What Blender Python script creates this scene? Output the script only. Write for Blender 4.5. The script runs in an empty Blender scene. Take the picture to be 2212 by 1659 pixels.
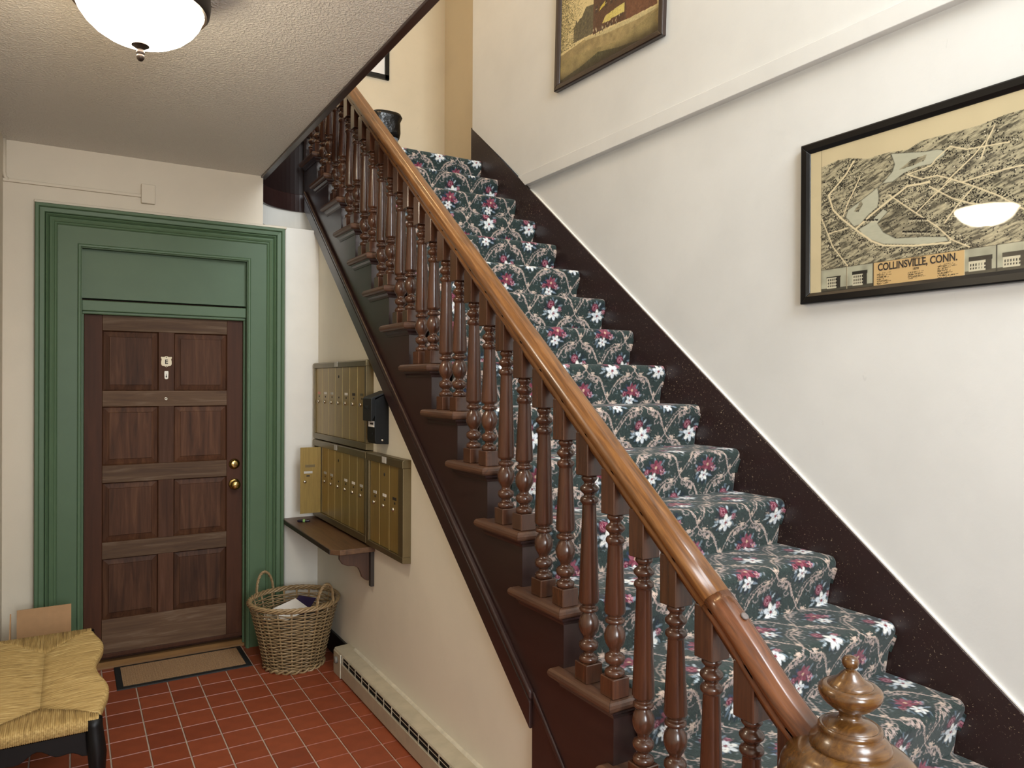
import bpy, bmesh, math, random
import numpy as np
from mathutils import Matrix, Vector

random.seed(7)
rng = np.random.default_rng(11)
SC = bpy.context.scene
COL = SC.collection
PI = math.pi

# ------------------------------------------------------------------ camera
cam_d = bpy.data.cameras.new('camera')
cam = bpy.data.objects.new('camera', cam_d)
COL.objects.link(cam)
cam_d.sensor_width = 36.0
cam_d.lens = 36.0 * 1589.15 / 2212
cam_d.clip_start = 0.05
cam_d.clip_end = 60
YAW, PITCH, ROLL = math.radians(30.988), math.radians(-0.104), math.radians(0.244)
_f = Vector((math.sin(YAW), math.cos(YAW), 0)); _r = Vector((math.cos(YAW), -math.sin(YAW), 0)); _u = Vector((0, 0, 1))
_f2 = _f * math.cos(PITCH) + _u * math.sin(PITCH); _u2 = _u * math.cos(PITCH) - _f * math.sin(PITCH)
_r3 = _r * math.cos(ROLL) + _u2 * math.sin(ROLL); _u3 = _u2 * math.cos(ROLL) - _r * math.sin(ROLL)
M = Matrix.Identity(4)
for k in range(3):
    M[k][0] = _r3[k]; M[k][1] = _u3[k]; M[k][2] = -_f2[k]
M[2][3] = 1.65
cam.matrix_world = M
SC.camera = cam

# ------------------------------------------------------------------ world, daylight, exposure
world = bpy.data.worlds.new('world'); SC.world = world; world.use_nodes = True
world.node_tree.nodes['Background'].inputs[0].default_value = (0.75, 0.87, 1.0, 1)
world.node_tree.nodes['Background'].inputs[1].default_value = 1.2
SC.view_settings.view_transform = 'Standard'
SC.view_settings.look = 'None'
SC.view_settings.exposure = 0.0
SC.view_settings.gamma = 1.0
SC.view_settings.use_curve_mapping = False

def area(name, loc, target, sx, sy, power, col):
    d = bpy.data.lights.new(name, 'AREA'); d.shape = 'RECTANGLE'; d.size = sx; d.size_y = sy
    d.energy = power; d.color = col
    o = bpy.data.objects.new(name, d); COL.objects.link(o)
    o.location = loc
    o.rotation_euler = (Vector(target) - Vector(loc)).to_track_quat('-Z', 'Y').to_euler()
    return o
DAY = (0.90, 0.96, 1.0)
area('stairwell_window_daylight', (1.55, -1.54, 4.45), (1.9, 3.0, 3.3), 1.7, 2.0, 258, DAY)
area('entrance_glass_daylight', (0.55, -1.54, 1.75), (0.75, 3.0, 1.2), 0.95, 1.5, 95, DAY)

# ------------------------------------------------------------------ helpers
def lin(h):
    h = h.lstrip('#'); o = []
    for i in (0, 2, 4):
        c = int(h[i:i+2], 16) / 255
        o.append(c / 12.92 if c <= 0.04045 else ((c + 0.055) / 1.055) ** 2.4)
    return (*o, 1.0)

class MB:
    def __init__(s): s.v = []; s.f = []; s.s = []; s.sharp = False
    def add(s, vs, fs, smooth=False):
        n = len(s.v); s.v += [tuple(p) for p in vs]
        for f in fs: s.f.append(tuple(i + n for i in f)); s.s.append(smooth)
        return s
    def box(s, x0, x1, y0, y1, z0, z1):
        return s.add([(x0,y0,z0),(x1,y0,z0),(x1,y1,z0),(x0,y1,z0),(x0,y0,z1),(x1,y0,z1),(x1,y1,z1),(x0,y1,z1)],
                     [(0,3,2,1),(4,5,6,7),(0,1,5,4),(1,2,6,5),(2,3,7,6),(3,0,4,7)])
    def prism(s, poly, axis, a, b):
        n = len(poly)
        def P(p, t): return {'x': (t, p[0], p[1]), 'y': (p[0], t, p[1]), 'z': (p[0], p[1], t)}[axis]
        vs = [P(p, a) for p in poly] + [P(p, b) for p in poly]
        return s.add(vs, [tuple(range(n)), tuple(range(2*n-1, n-1, -1))] + [(i, (i+1) % n, n+(i+1) % n, n+i) for i in range(n)])
    def loft(s, rings, closed=True, caps=True, smooth=False, ring_closed=False):
        n = len(rings[0]); vs = [p for r in rings for p in r]; fs = []
        m = len(rings); mm = m if ring_closed else m - 1
        for a in range(mm):
            b = (a + 1) % m
            for i in range(n if closed else n - 1):
                j = (i + 1) % n
                fs.append((a*n+i, a*n+j, b*n+j, b*n+i))
        if caps and not ring_closed:
            fs.append(tuple(range(n))[::-1]); fs.append(tuple((m-1)*n + i for i in range(n)))
        return s.add(vs, fs, smooth)
    def lathe(s, prof, n=24, c=(0,0), z0=0, smooth=True, caps=True):
        s.sharp = True
        rings = [[(c[0]+r*math.cos(2*PI*i/n), c[1]+r*math.sin(2*PI*i/n), z0+z) for i in range(n)] for r, z in prof]
        return s.loft(rings, True, caps, smooth)
    def lathe_dir(s, prof, o, d, n=16, smooth=True):
        q = Vector(d).normalized().to_track_quat('Z', 'Y').to_matrix(); o = Vector(o)
        rings = [[tuple(o + q @ Vector((r*math.cos(2*PI*i/n), r*math.sin(2*PI*i/n), z))) for i in range(n)] for r, z in prof]
        return s.loft(rings, True, True, smooth)
    def tube(s, path, r, n=6, closed=False, smooth=True):
        P = [Vector(p) for p in path]; m = len(P); rings = []
        ref = None
        for i in range(m):
            a = P[(i-1) % m] if (closed or i > 0) else P[i]; b = P[(i+1) % m] if (closed or i < m-1) else P[i]
            t = (b - a).normalized()
            if ref is None: ref = Vector((0,0,1)) if abs(t.z) < .9 else Vector((1,0,0))
            u = (ref - t*ref.dot(t)).normalized(); w = t.cross(u); ref = u
            rr = r[i] if isinstance(r, (list, tuple)) else r
            rings.append([tuple(P[i] + (u*math.cos(2*PI*k/n) + w*math.sin(2*PI*k/n))*rr) for k in range(n)])
        return s.loft(rings, True, not closed, smooth, closed)
    def obj(s, name, mat=None, parent=None, bevel=0, seg=2, loc=None, recalc=True):
        me = mesh_of(name, s.v, s.f, s.s, recalc)
        if s.sharp: me.set_sharp_from_angle(angle=math.radians(42))
        if mat: me.materials.append(mat)
        return link(name, me, parent, loc, bevel, seg)

def mesh_of(name, v, f, sm=None, recalc=True):
    me = bpy.data.meshes.new(name); me.from_pydata(v, [], f); me.update()
    if sm and any(sm): me.polygons.foreach_set('use_smooth', sm)
    if recalc:
        b = bmesh.new(); b.from_mesh(me); bmesh.ops.recalc_face_normals(b, faces=b.faces[:]); b.to_mesh(me); b.free()
    return me

def link(name, me, parent=None, loc=None, bevel=0, seg=2):
    o = bpy.data.objects.new(name, me); COL.objects.link(o)
    if loc: o.location = loc
    if parent:
        o.parent = parent; o.matrix_parent_inverse = WINV[parent.name]
    WINV[o.name] = Matrix.Translation(-Vector(loc)) if loc else Matrix.Identity(4)
    if bevel:
        m = o.modifiers.new('bevel', 'BEVEL'); m.width = bevel; m.segments = seg; m.limit_method = 'ANGLE'; m.angle_limit = math.radians(40)
    return o
WINV = {}

def thing(name, label, cat, loc=(0,0,0), group=None, kind=None):
    o = bpy.data.objects.new(name, None); COL.objects.link(o); o.location = loc; o.empty_display_size = .1
    WINV[o.name] = Matrix.Translation(-Vector(loc))
    return tag(o, label, cat, group, kind)
def tag(o, label=None, cat=None, group=None, kind=None):
    if label: o['label'] = label
    if cat: o['category'] = cat
    if group: o['group'] = group
    if kind: o['kind'] = kind
    return o
def struct(o, label, cat=None): return tag(o, label, cat, None, 'structure')

# ------------------------------------------------------------------ materials
def new_mat(name):
    m = bpy.data.materials.new(name); m.use_nodes = True
    return m, m.node_tree.nodes, m.node_tree.links, m.node_tree.nodes['Principled BSDF']
def coords(N, L, scale=(1,1,1), rot=(0,0,0), src='Object'):
    tc = N.new('ShaderNodeTexCoord'); mp = N.new('ShaderNodeMapping')
    mp.inputs['Scale'].default_value = scale
    src_ = tc.outputs[src]
    if any(rot):
        m0 = N.new('ShaderNodeMapping'); m0.inputs['Rotation'].default_value = rot; L.new(src_, m0.inputs['Vector']); src_ = m0.outputs['Vector']
    L.new(src_, mp.inputs['Vector']); return mp.outputs['Vector']
def noise(N, L, vec, scale, detail=3, rough=.5, dist=0):
    n = N.new('ShaderNodeTexNoise'); n.inputs['Scale'].default_value = scale; n.inputs['Detail'].default_value = detail
    n.inputs['Roughness'].default_value = rough; n.inputs['Distortion'].default_value = dist
    L.new(vec, n.inputs['Vector']); return n.outputs['Fac']
def ramp(N, L, fac, stops):
    r = N.new('ShaderNodeValToRGB'); e = r.color_ramp.elements
    while len(e) < len(stops): e.new(0.5)
    for k, (p, c) in enumerate(stops): e[k].position = p; e[k].color = c
    L.new(fac, r.inputs['Fac']); return r.outputs['Color']
def bump(N, L, h, bs, strength, dist):
    b = N.new('ShaderNodeBump'); b.inputs['Strength'].default_value = strength; b.inputs['Distance'].default_value = dist
    L.new(h, b.inputs['Height']); L.new(b.outputs['Normal'], bs.inputs['Normal'])
def plain(name, c, rough=.5, metal=0, var=0.06, vs=6, bs=0, bscale=60, bdist=.002, coat=0, spec=.5):
    m, N, L, B = new_mat(name); c = lin(c)
    B.inputs['Roughness'].default_value = rough; B.inputs['Metallic'].default_value = metal
    B.inputs['Specular IOR Level'].default_value = spec
    if coat: B.inputs['Coat Weight'].default_value = coat; B.inputs['Coat Roughness'].default_value = .12
    v = coords(N, L)
    a = tuple(x*(1-var) for x in c[:3]) + (1,); b = tuple(min(1, x*(1+var)) for x in c[:3]) + (1,)
    L.new(ramp(N, L, noise(N, L, v, vs, 4), [(.3, a), (.7, b)]), B.inputs['Base Color'])
    if bs: bump(N, L, noise(N, L, v, bscale, 3), B, bs, bdist)
    return m
def wood(name, c1, c2, axis='z', s=1.0, rough=.35, coat=0, rot=(0,0,0), rnd=0, bs=.15, c3=None, spec=.5):
    m, N, L, B = new_mat(name); B.inputs['Specular IOR Level'].default_value = spec
    k = {'x': (1.2, 16, 16), 'y': (16, 1.2, 16), 'z': (16, 16, 1.2)}[axis]
    v = coords(N, L, tuple(a*s for a in k), rot)
    if rnd:
        oi = N.new('ShaderNodeObjectInfo'); ad = N.new('ShaderNodeVectorMath'); ad.operation = 'ADD'
        sc = N.new('ShaderNodeVectorMath'); sc.operation = 'SCALE'; sc.inputs['Scale'].default_value = 37
        L.new(oi.outputs['Random'], sc.inputs[0]); L.new(v, ad.inputs[0]); L.new(sc.outputs[0], ad.inputs[1]); v = ad.outputs[0]
    f = noise(N, L, v, 2.2, 7, .62, .7)
    st = [(.28, lin(c1)), (.72, lin(c2))] if not c3 else [(.25, lin(c1)), (.52, lin(c2)), (.8, lin(c3))]
    col = ramp(N, L, f, st)
    if rnd:
        hv = N.new('ShaderNodeHueSaturation'); mr = N.new('ShaderNodeMapRange')
        mr.inputs['To Min'].default_value = 1-rnd; mr.inputs['To Max'].default_value = 1+rnd
        L.new(oi.outputs['Random'], mr.inputs['Value']); L.new(mr.outputs[0], hv.inputs['Value']); L.new(col, hv.inputs['Color']); col = hv.outputs['Color']
    L.new(col, B.inputs['Base Color'])
    B.inputs['Roughness'].default_value = rough
    if coat: B.inputs['Coat Weight'].default_value = coat; B.inputs['Coat Roughness'].default_value = .15
    if bs: bump(N, L, f, B, bs, .002)
    return m
def attr_mat(name, rough=.6, bs=0, bscale=500, bdist=.002, spec=.4, sheen=0):
    m, N, L, B = new_mat(name)
    a = N.new('ShaderNodeAttribute'); a.attribute_name = 'Col'; L.new(a.outputs['Color'], B.inputs['Base Color'])
    B.inputs['Roughness'].default_value = rough; B.inputs['Specular IOR Level'].default_value = spec
    if sheen: B.inputs['Sheen Weight'].default_value = sheen
    if bs: bump(N, L, noise(N, L, coords(N, L), bscale, 2), B, bs, bdist)
    return m
def glass_sheet(name, rough=.03):
    m, N, L, B = new_mat(name); N.remove(B)
    t = N.new('ShaderNodeBsdfTransparent'); g = N.new('ShaderNodeBsdfGlossy'); g.inputs['Roughness'].default_value = rough
    lw = N.new('ShaderNodeLayerWeight'); lw.inputs['Blend'].default_value = .5; mx = N.new('ShaderNodeMixShader')
    pw = N.new('ShaderNodeMath'); pw.operation = 'POWER'; pw.inputs[1].default_value = 5
    ma = N.new('ShaderNodeMath'); ma.operation = 'MULTIPLY_ADD'; ma.inputs[1].default_value = .95; ma.inputs[2].default_value = .045
    L.new(lw.outputs['Facing'], pw.inputs[0]); L.new(pw.outputs[0], ma.inputs[0]); L.new(ma.outputs[0], mx.inputs[0]); L.new(t.outputs[0], mx.inputs[1]); L.new(g.outputs[0], mx.inputs[2])
    L.new(mx.outputs[0], N['Material Output'].inputs['Surface'])
    return m

def wall_mat(name, c, rough=.55, bs=.12):
    m, N, L, B = new_mat(name); v = coords(N, L)
    a = lin(c); d = tuple(x*.93 for x in a[:3]) + (1,)
    g = tuple(x*.80 for x in a[:3]) + (1,)
    big = ramp(N, L, noise(N, L, v, 1.6, 5, .6), [(.35, d), (.6, a)])
    sc = noise(N, L, coords(N, L, (9, 9, 3)), 3.0, 6, .75, 1.2)
    mk = N.new('ShaderNodeMapRange'); mk.inputs['From Min'].default_value = .66; mk.inputs['From Max'].default_value = .74; mk.inputs['To Max'].default_value = .55
    L.new(sc, mk.inputs['Value'])
    mx = N.new('ShaderNodeMix'); mx.data_type = 'RGBA'; mx.inputs[7].default_value = g
    L.new(mk.outputs[0], mx.inputs[0]); L.new(big, mx.inputs[6]); L.new(mx.outputs[2], B.inputs['Base Color'])
    B.inputs['Roughness'].default_value = rough
    bump(N, L, noise(N, L, v, 35, 4, .6), B, bs, .004)
    return m
W_WHITE = wall_mat('white_wall_paint', 'DBDAD6', .42)
W_CREAM = wall_mat('cream_wall_paint', 'D6CBB8', .5)
W_TAN = wall_mat('tan_wall_paint', 'E3DCCB', .5)
W_UP = wall_mat('upstairs_cream_paint', 'D3C4A8', .5)
TRIMW = plain('white_trim_paint', 'E6E3DB', .45, var=.03, bs=.08, bscale=40)
GREYB = plain('grey_curved_strip', 'A79F93', .6, var=.05)
def stipple():
    m, N, L, B = new_mat('stippled_ceiling'); v = coords(N, L)
    B.inputs['Base Color'].default_value = lin('D6D1C8'); B.inputs['Roughness'].default_value = .45
    f = noise(N, L, v, 95, 2, .55, .3)
    r = ramp(N, L, f, [(.42, (0,0,0,1)), (.62, (1,1,1,1))])
    bump(N, L, r, B, .55, .006); return m
CEIL = stipple()
GREEN = plain('green_trim_paint', '52694E', .45, spec=.3, var=.04, bs=.06, bscale=30)
GREENB = plain('green_trim_paint_deep', '4F654B', .45, spec=.3, var=.04)
def tile_mat():
    m, N, L, B = new_mat('quarry_tile'); oi = N.new('ShaderNodeObjectInfo'); v = coords(N, L)
    c = ramp(N, L, oi.outputs['Random'], [(0, lin('874127')), (.5, lin('8F472C')), (1, lin('7E3B24'))])
    n = ramp(N, L, noise(N, L, v, 14, 4), [(.3, (.86,.86,.86,1)), (.7, (1.1,1.1,1.1,1))])
    mx = N.new('ShaderNodeMix'); mx.data_type = 'RGBA'; mx.blend_type = 'MULTIPLY'; mx.inputs[0].default_value = 1
    L.new(c, mx.inputs[6]); L.new(n, mx.inputs[7]); L.new(mx.outputs[2], B.inputs['Base Color'])
    B.inputs['Roughness'].default_value = .42; bump(N, L, noise(N, L, v, 90, 3), B, .08, .002); return m
TILE = tile_mat()
GROUT = plain('grout', 'AC9B8A', .85, var=.12, vs=20)
DARK = wood('dark_stringer_paint', '2A1A18', '33211E', 'y', .5, .30, .15, bs=.04)
DARKM = plain('dark_satin_paint', '221614', .42, spec=.3)
def skirt_mat():
    m, N, L, B = new_mat('chipped_dark_paint'); v = coords(N, L)
    f = noise(N, L, v, 95, 3, .8, .4)
    big = noise(N, L, v, 3.2, 3, .6)
    ad = N.new('ShaderNodeMath'); ad.operation = 'MULTIPLY_ADD'; ad.inputs[1].default_value = .16
    L.new(big, ad.inputs[0]); L.new(f, ad.inputs[2])
    c = ramp(N, L, ad.outputs[0], [(.72, lin('2C1C1A')), (.75, lin('A8957C'))])
    L.new(c, B.inputs['Base Color']); B.inputs['Roughness'].default_value = .33
    bump(N, L, noise(N, L, v, 20, 4), B, .06, .003); return m
SKIRT = skirt_mat()
RAIL = wood('oak_handrail', '3E2410', '6C4420', 'y', 2.0, .32, .22, rot=(math.radians(-38.2), 0, 0), c3='8C5E30')
RAILD = wood('dark_handrail_fitting', '3C2112', '64391E', 'y', 1.4, .25, .4, rot=(math.radians(-33), 0, 0), c3='784A28')
BALW = wood('baluster_wood', '382117', '573522', 'z', 1.3, .26, .35, rnd=.14)
NEWELW = wood('newel_wood', '35210F', '58391A', 'x', 2.2, .24, .45, c3='72501F')
TREADW = wood('bare_tread_wood', '3E2920', '62432F', 'y', 1.2, .42, .08, rnd=.12)
DOORW = wood('door_wood', '382116', '4C3020', 'z', 1.0, .6, rnd=.18, c3='583D2F', spec=.2)
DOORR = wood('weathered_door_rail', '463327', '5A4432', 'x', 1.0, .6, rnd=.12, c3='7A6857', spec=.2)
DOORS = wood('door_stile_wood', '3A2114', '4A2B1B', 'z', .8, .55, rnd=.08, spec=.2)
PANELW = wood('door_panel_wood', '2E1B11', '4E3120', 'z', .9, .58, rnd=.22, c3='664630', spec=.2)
BRASS = plain('brass', 'B59A5E', .22, 1.0, var=.05)
BRASSD = wood('brushed_brass', '8A7340', '9F8549', 'z', 2.5, .36, bs=.03)
BRASSF = plain('dull_brass_frame', '75674A', .38, .75, var=.08)
for m_ in (BRASSD,): m_.node_tree.nodes['Principled BSDF'].inputs['Metallic'].default_value = .45
BRASSL = plain('highlight_brass', 'CDB87E', .35, .5)
STEEL = plain('steel_lock', 'C9C2B4', .25, 1.0)
BLACKM = plain('black_metal', '090909', .5, .0, var=.1, spec=.25)
BLACKP = plain('black_paint', '0A0909', .42, var=.15, spec=.3)
PAPER = plain('white_paper', 'E4E0DA', .7, var=.03)
PAPERG = plain('grey_label', 'B9B7B0', .7, var=.05)
CREAMP = plain('cream_plaque', 'D8C9A6', .35, var=.05)
INK = plain('dark_ink', '2B2522', .7)
SHELFW = wood('shelf_wood', '3A271C', '5C412C', 'y', 1.0, .42, c3='6E5236')
SHELFD = plain('shelf_edge', '2E261F', .5, var=.12)
HEATER = plain('heater_enamel', 'B2A892', .45, .05, var=.1, vs=14)
HEATERW = plain('heater_chipped_edge', 'C9C1AE', .6, var=.1, vs=30)
DARKV = plain('heater_slot_dark', '17120F', .8)
WICK = wood('wicker', '68543C', '957C58', 'x', 3, .4, c3='B69E7A')
RUSH = None
CARD = plain('cardboard', 'A9835C', .8, var=.05, vs=30)
MATP = None
BLACKR = plain('black_rubber', '151617', .7, var=.2)
BAG = plain('black_plastic_bag', '0B0B0C', .28, var=.1, bs=.5, bscale=18, bdist=.02)
BING = plain('grey_bin_plastic', '7F8890', .45)
FRAMEB = plain('black_frame_lacquer', '0E0D0D', .28, var=.05)
FRAMED = wood('dark_walnut_frame', '20140F', '33211A', 'z', 1, .3, .3)
PURPLE = plain('purple_brochure', '2D2147', .4)
GLASSP = glass_sheet('picture_glass')

# ------------------------------------------------------------------ stair numbers
RUN, RISE, Y0, Z0 = .2545, .2005, 1.657, .73
def ty(i): return Y0 + RUN*i
def tz(i): return Z0 + RISE*i
def nz(y): return Z0 + (y - Y0)*RISE/RUN
IMIN, ITOP = -3, 13
ZUP = tz(ITOP)
XW, XS, XT = 1.385, 1.365, 1.325      # under-stair wall, stringer face, tread end
XR, XRU, XSK = 2.715, 2.69, 2.695     # right wall, thicker upper right wall, skirt face
YD, YB, YF = 4.76, 6.2, -1.6          # door wall, upstairs back wall, front wall
ZC, ZT = 2.936, 5.9

# ================================================================== SETTING
b = MB(); b.box(-.45, 2.85, YF, .88, -.1, -.004); b.box(-.45, XW+.15, .88, 4.95, -.1, -.004)
floor = struct(b.obj('floor', GROUT), 'floor of square terracotta tiles with pale grout')
TA, TB, TX0, TY0, G = .1525, .1583, .309, 4.438, .0052
def tile_mesh(w, h):
    e, t = .0018, .004
    a, c = w/2, h/2
    return [(-a,-c,-t),(a,-c,-t),(a,c,-t),(-a,c,-t),(-a+e,-c+e,0),(a-e,-c+e,0),(a-e,c-e,0),(-a+e,c-e,0)], [(4,5,6,7),(0,1,5,4),(1,2,6,5),(2,3,7,6),(3,0,4,7)]
tv, tf = tile_mesh(TA-G, TB-G)
TME = mesh_of('tile', tv, tf, recalc=False); TME.materials.append(TILE)
rest = MB()
for c in range(-5, 17):
    for r in range(-3, 40):
        xa, xb = max(TX0+TA*(c-1), -.31), TX0+TA*c
        ya, yb = TY0-TB*(r+1), min(TY0-TB*r, YD+.11)
        xl = XW if yb > .9 else XR
        xb = min(xb, xl); ya = max(ya, YF)
        if xb-xa < .02 or yb-ya < .02: continue
        full = abs(xb-xa-TA) < 1e-4 and abs(yb-ya-TB) < 1e-4
        cx, cy = (xa+xb)/2, (ya+yb)/2
        if yb > 2.0:
            if full: link('tile', TME, floor, (cx, cy, 0))
            else:
                v, f = tile_mesh(xb-xa-G, yb-ya-G); me = mesh_of('tile', v, f, recalc=False); me.materials.append(TILE)
                link('tile', me, floor, (cx, cy, 0))
        else:
            v, f = tile_mesh(xb-xa-G, yb-ya-G); rest.add([(p[0]+cx, p[1]+cy, p[2]) for p in v], f)
tag(rest.obj('tiling', TILE, floor), kind='stuff')

struct(MB().box(-.45, -.31, YF, YB, -.1, ZT).obj('wall_left', W_CREAM), 'plain cream side wall beside the rush bench')
# door wall with opening
OX0, OX1, OZ = .052, .94, 2.395
ZL = 2.632
b = MB()
b.box(-.31, OX0-.012, YD, YD+.14, 0, ZL); b.box(OX1+.012, XW+.12, YD, YD+.14, 0, ZL)
b.box(OX0-.012, OX1+.012, YD, YD+.14, OZ+.01, ZL); b.box(-.31, 1.033, YD, YD+.14, ZL, ZC)
struct(b.obj('wall_door', W_CREAM), 'cream wall around the green door casing')
struct(MB().box(1.172, XW, YD-.006, YD+.001, 0, ZL).obj('trim_board', TRIMW, bevel=.002), 'flat white board between green casing and tan wall')
struct(MB().box(-.17, 1.175, YD-.022, YD+.001, 2.617, 2.632).obj('trim_shelf', W_CREAM, bevel=.003), 'thin painted fillet lying along the top of the green casing')
# under-stair wall
low = [(2.129, .461), (4.76, 2.612)]
struct(MB().prism([(2.10, 0), (YD, 0), (YD, 2.66), (2.10, .50)], 'x', XW, XW+.1).obj('wall_understair', W_TAN), 'tan triangular wall under the stair stringer')
# lower ceiling with the floor slab above
struct(MB().box(-.45, 1.025, YF, YD+.14, ZC, ZUP).obj('ceiling', CEIL), 'stippled white ceiling with round lamp')
struct(MB().box(1.02, 1.055, YF, 4.79, ZC-.012, ZUP+.05).obj('trim_fascia', DARK, bevel=.004), 'dark board along the ceiling edge at stairwell')
# curved end of the stairwell opening
CC, CR = (1.335, 4.775), .318
def arc(r, z0, z1, n=20, a0=1.0, a1=.49, th=.03):
    m = MB(); R0 = []
    for i in range(n+1):
        a = PI*(a0 + (a1-a0)*i/n); c, s_ = math.cos(a), math.sin(a)
        R0.append([(CC[0]+r*c, CC[1]+r*s_, z0), (CC[0]+(r+th)*c, CC[1]+(r+th)*s_, z0), (CC[0]+(r+th)*c, CC[1]+(r+th)*s_, z1), (CC[0]+r*c, CC[1]+r*s_, z1)])
    m.loft(R0, True, True, False); return m
struct(arc(CR, 2.93, ZUP, a1=.40).obj('trim_curved_upper', DARKM), 'curved dark fascia closing the stairwell end')
struct(arc(CR-.012, 2.815, 2.935, th=.045, a1=.40).obj('trim_curved_lower', DARK, bevel=.004), 'curved dark skirting below the stairwell fascia')
struct(arc(CR+.005, 2.685, 2.82, a1=.40).obj('wall_curved', TRIMW), 'curved white plaster below the dark fascia')
struct(arc(CR+.03, 2.56, 2.69, a1=.40).obj('wall_curved_base', GREYB), 'curved grey plaster strip above the door casing')  # base of the curved plaster, set back and coloured a darker grey
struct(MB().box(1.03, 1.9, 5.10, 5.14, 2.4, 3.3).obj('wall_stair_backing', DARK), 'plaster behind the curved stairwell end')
# right walls
b = MB(); b.box(XR, 2.86, YF, 5.1, 0, 3.06)
struct(b.obj('wall_right', W_WHITE), 'white scuffed wall beside the carpeted stairs')
b = MB(); b.prism([(YF, 3.04), (4.32, 3.04), (5.1, nz(5.1)+.187), (5.1, ZT), (YF, ZT)], 'x', XRU, 2.86)
struct(b.obj('wall_right_upper', W_WHITE, bevel=.004), 'white upper stair wall above the ledge')
b = MB(); b.prism([(YF, 3.007), (4.29, 3.007), (4.385, 3.088), (YF, 3.088)], 'x', XRU-.018, XR+.02)
struct(b.obj('trim_ledge', W_WHITE, bevel=.003), 'long white ledge board crossing the stair wall')
sk = [(y, nz(y)+.187) for y in (.6, 5.13)]
struct(MB().prism([sk[0], sk[1], (5.13, nz(5.13)-.42), (.6, nz(.6)-.42)], 'x', XSK, XR+.002).obj('trim_skirt', SKIRT, bevel=.003), 'dark chipped skirt board sloping along the stairs')
struct(MB().prism([(.6, nz(.6)+.1865), (4.27, nz(4.27)+.1865), (4.27, nz(4.27)+.193), (.6, nz(.6)+.193)], 'x', XR-.012, XR+.001).obj('trim_caulk', TRIMW), 'thin white caulk line above the dark skirt')
# upstairs
struct(MB().box(-.31, 3.1, 5.15, YB+.1, ZUP-.3, ZUP-.001).obj('floor_upstairs', TREADW), 'upstairs landing floor at the stair head')
struct(MB().box(-.45, 3.1, YB, YB+.12, ZUP-.3, ZT).obj('wall_back', W_UP), 'cream upstairs wall behind the stair head')
struct(MB().box(2.98, 3.1, 5.1, YB, ZUP-.3, ZT).obj('wall_hall', W_UP), 'cream upstairs hall wall beyond the stair corner')
struct(MB().box(2.86, 3.1, 5.0, 5.1, ZUP-.3, ZT).obj('wall_hall_return', W_UP), 'short cream wall at upstairs corner')
struct(MB().box(-.45, 3.1, YF-.1, YB+.12, ZT, ZT+.1).obj('ceiling_upper', TRIMW), 'high white ceiling over the stairwell')
# front wall with entrance glass and stairwell window
b = MB(); WX0, WX1, WZ0, WZ1 = .70, 2.40, 3.45, 5.45; EX0, EX1, EZ0, EZ1 = .07, 1.03, 1.0, 2.5
b.box(-.45, EX0, YF-.1, YF, -.1, ZT); b.box(EX0, EX1, YF-.1, YF, -.1, EZ0); b.box(EX0, EX1, YF-.1, YF, EZ1, WZ0); b.box(EX0, WX0, YF-.1, YF, WZ0, ZT)
b.box(EX1, 2.86, YF-.1, YF, -.1, WZ0); b.box(WX0, WX1, YF-.1, YF, WZ1, ZT); b.box(WX1, 2.86, YF-.1, YF, WZ0, ZT)
struct(b.obj('wall_front', W_CREAM), 'front wall with entrance glass and stairwell window')
for nm, (x0, x1, z0, z1), lb in (('window_1', (WX0, WX1, WZ0, WZ1), 'tall stairwell window in front wall'), ('window_2', (EX0, EX1, EZ0, EZ1), 'glazed entrance light in front wall')):
    w = struct(thing(nm, lb, None, ((x0+x1)/2, YF, z0)), lb)
    fr = MB(); fr.box(x0, x1, YF-.07, YF-.02, z0, z0+.05); fr.box(x0, x1, YF-.07, YF-.02, z1-.05, z1); fr.box(x0, x0+.05, YF-.07, YF-.02, z0, z1); fr.box(x1-.05, x1, YF-.07, YF-.02, z0, z1)
    fr.box(x0, x1, YF-.065, YF-.025, (z0+z1)/2-.02, (z0+z1)/2+.02)
    fr.obj('window_frame', TRIMW, w)
    for za, zb in ((z0+.05, (z0+z1)/2-.02), ((z0+z1)/2+.02, z1-.05)):
        MB().box(x0+.05, x1-.05, YF-.05, YF-.046, za, zb).obj('pane', GLASSP, w)

# ================================================================== GREEN CASING AND DOOR
tr = struct(thing('trim_1', 'deep green moulded casing and transom around the brown door', None, (.5, 4.745, 0)), 'deep green moulded casing and transom around the brown door')
def casing(prof, name, mat):
    R_ = []
    for (sx, sz) in ((-1, 0), (-1, 1), (1, 1), (1, 0)):
        X = OX0 if sx < 0 else OX1
        R_.append([(X + sx*d, y, (OZ + d) if sz else 0.0) for d, y in prof])
    m = MB(); m.loft(R_, True, True); return m.obj(name, mat, tr)
casing([(0, 4.775), (0, 4.741), (.004, 4.736), (.012, 4.735), (.017, 4.739), (.018, 4.747), (.018, 4.775)], 'bead', GREEN)
casing([(.0185, 4.775), (.0185, 4.745), (.1125, 4.745), (.1125, 4.775)], 'casing_board', GREENB)
casing([(.113, 4.77), (.113, 4.742), (.119, 4.736), (.125, 4.737), (.129, 4.731), (.139, 4.726), (.149, 4.728), (.152, 4.735), (.156, 4.728), (.162, 4.720), (.167, 4.722), (.169, 4.73), (.170, 4.77)], 'moulding', GREEN)
casing([(.170, 4.765), (.170, 4.724), (.174, 4.718), (.194, 4.716), (.196, 4.709), (.200, 4.703), (.213, 4.703), (.217, 4.708), (.217, 4.765)], 'back_band', GREEN)
for x0, x1 in ((OX0-.012, OX0+.003), (OX1-.003, OX1+.012)):
    MB().box(x0, x1, 4.745, 4.90, 0, OZ).obj('jamb', GREENB, tr)
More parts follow.
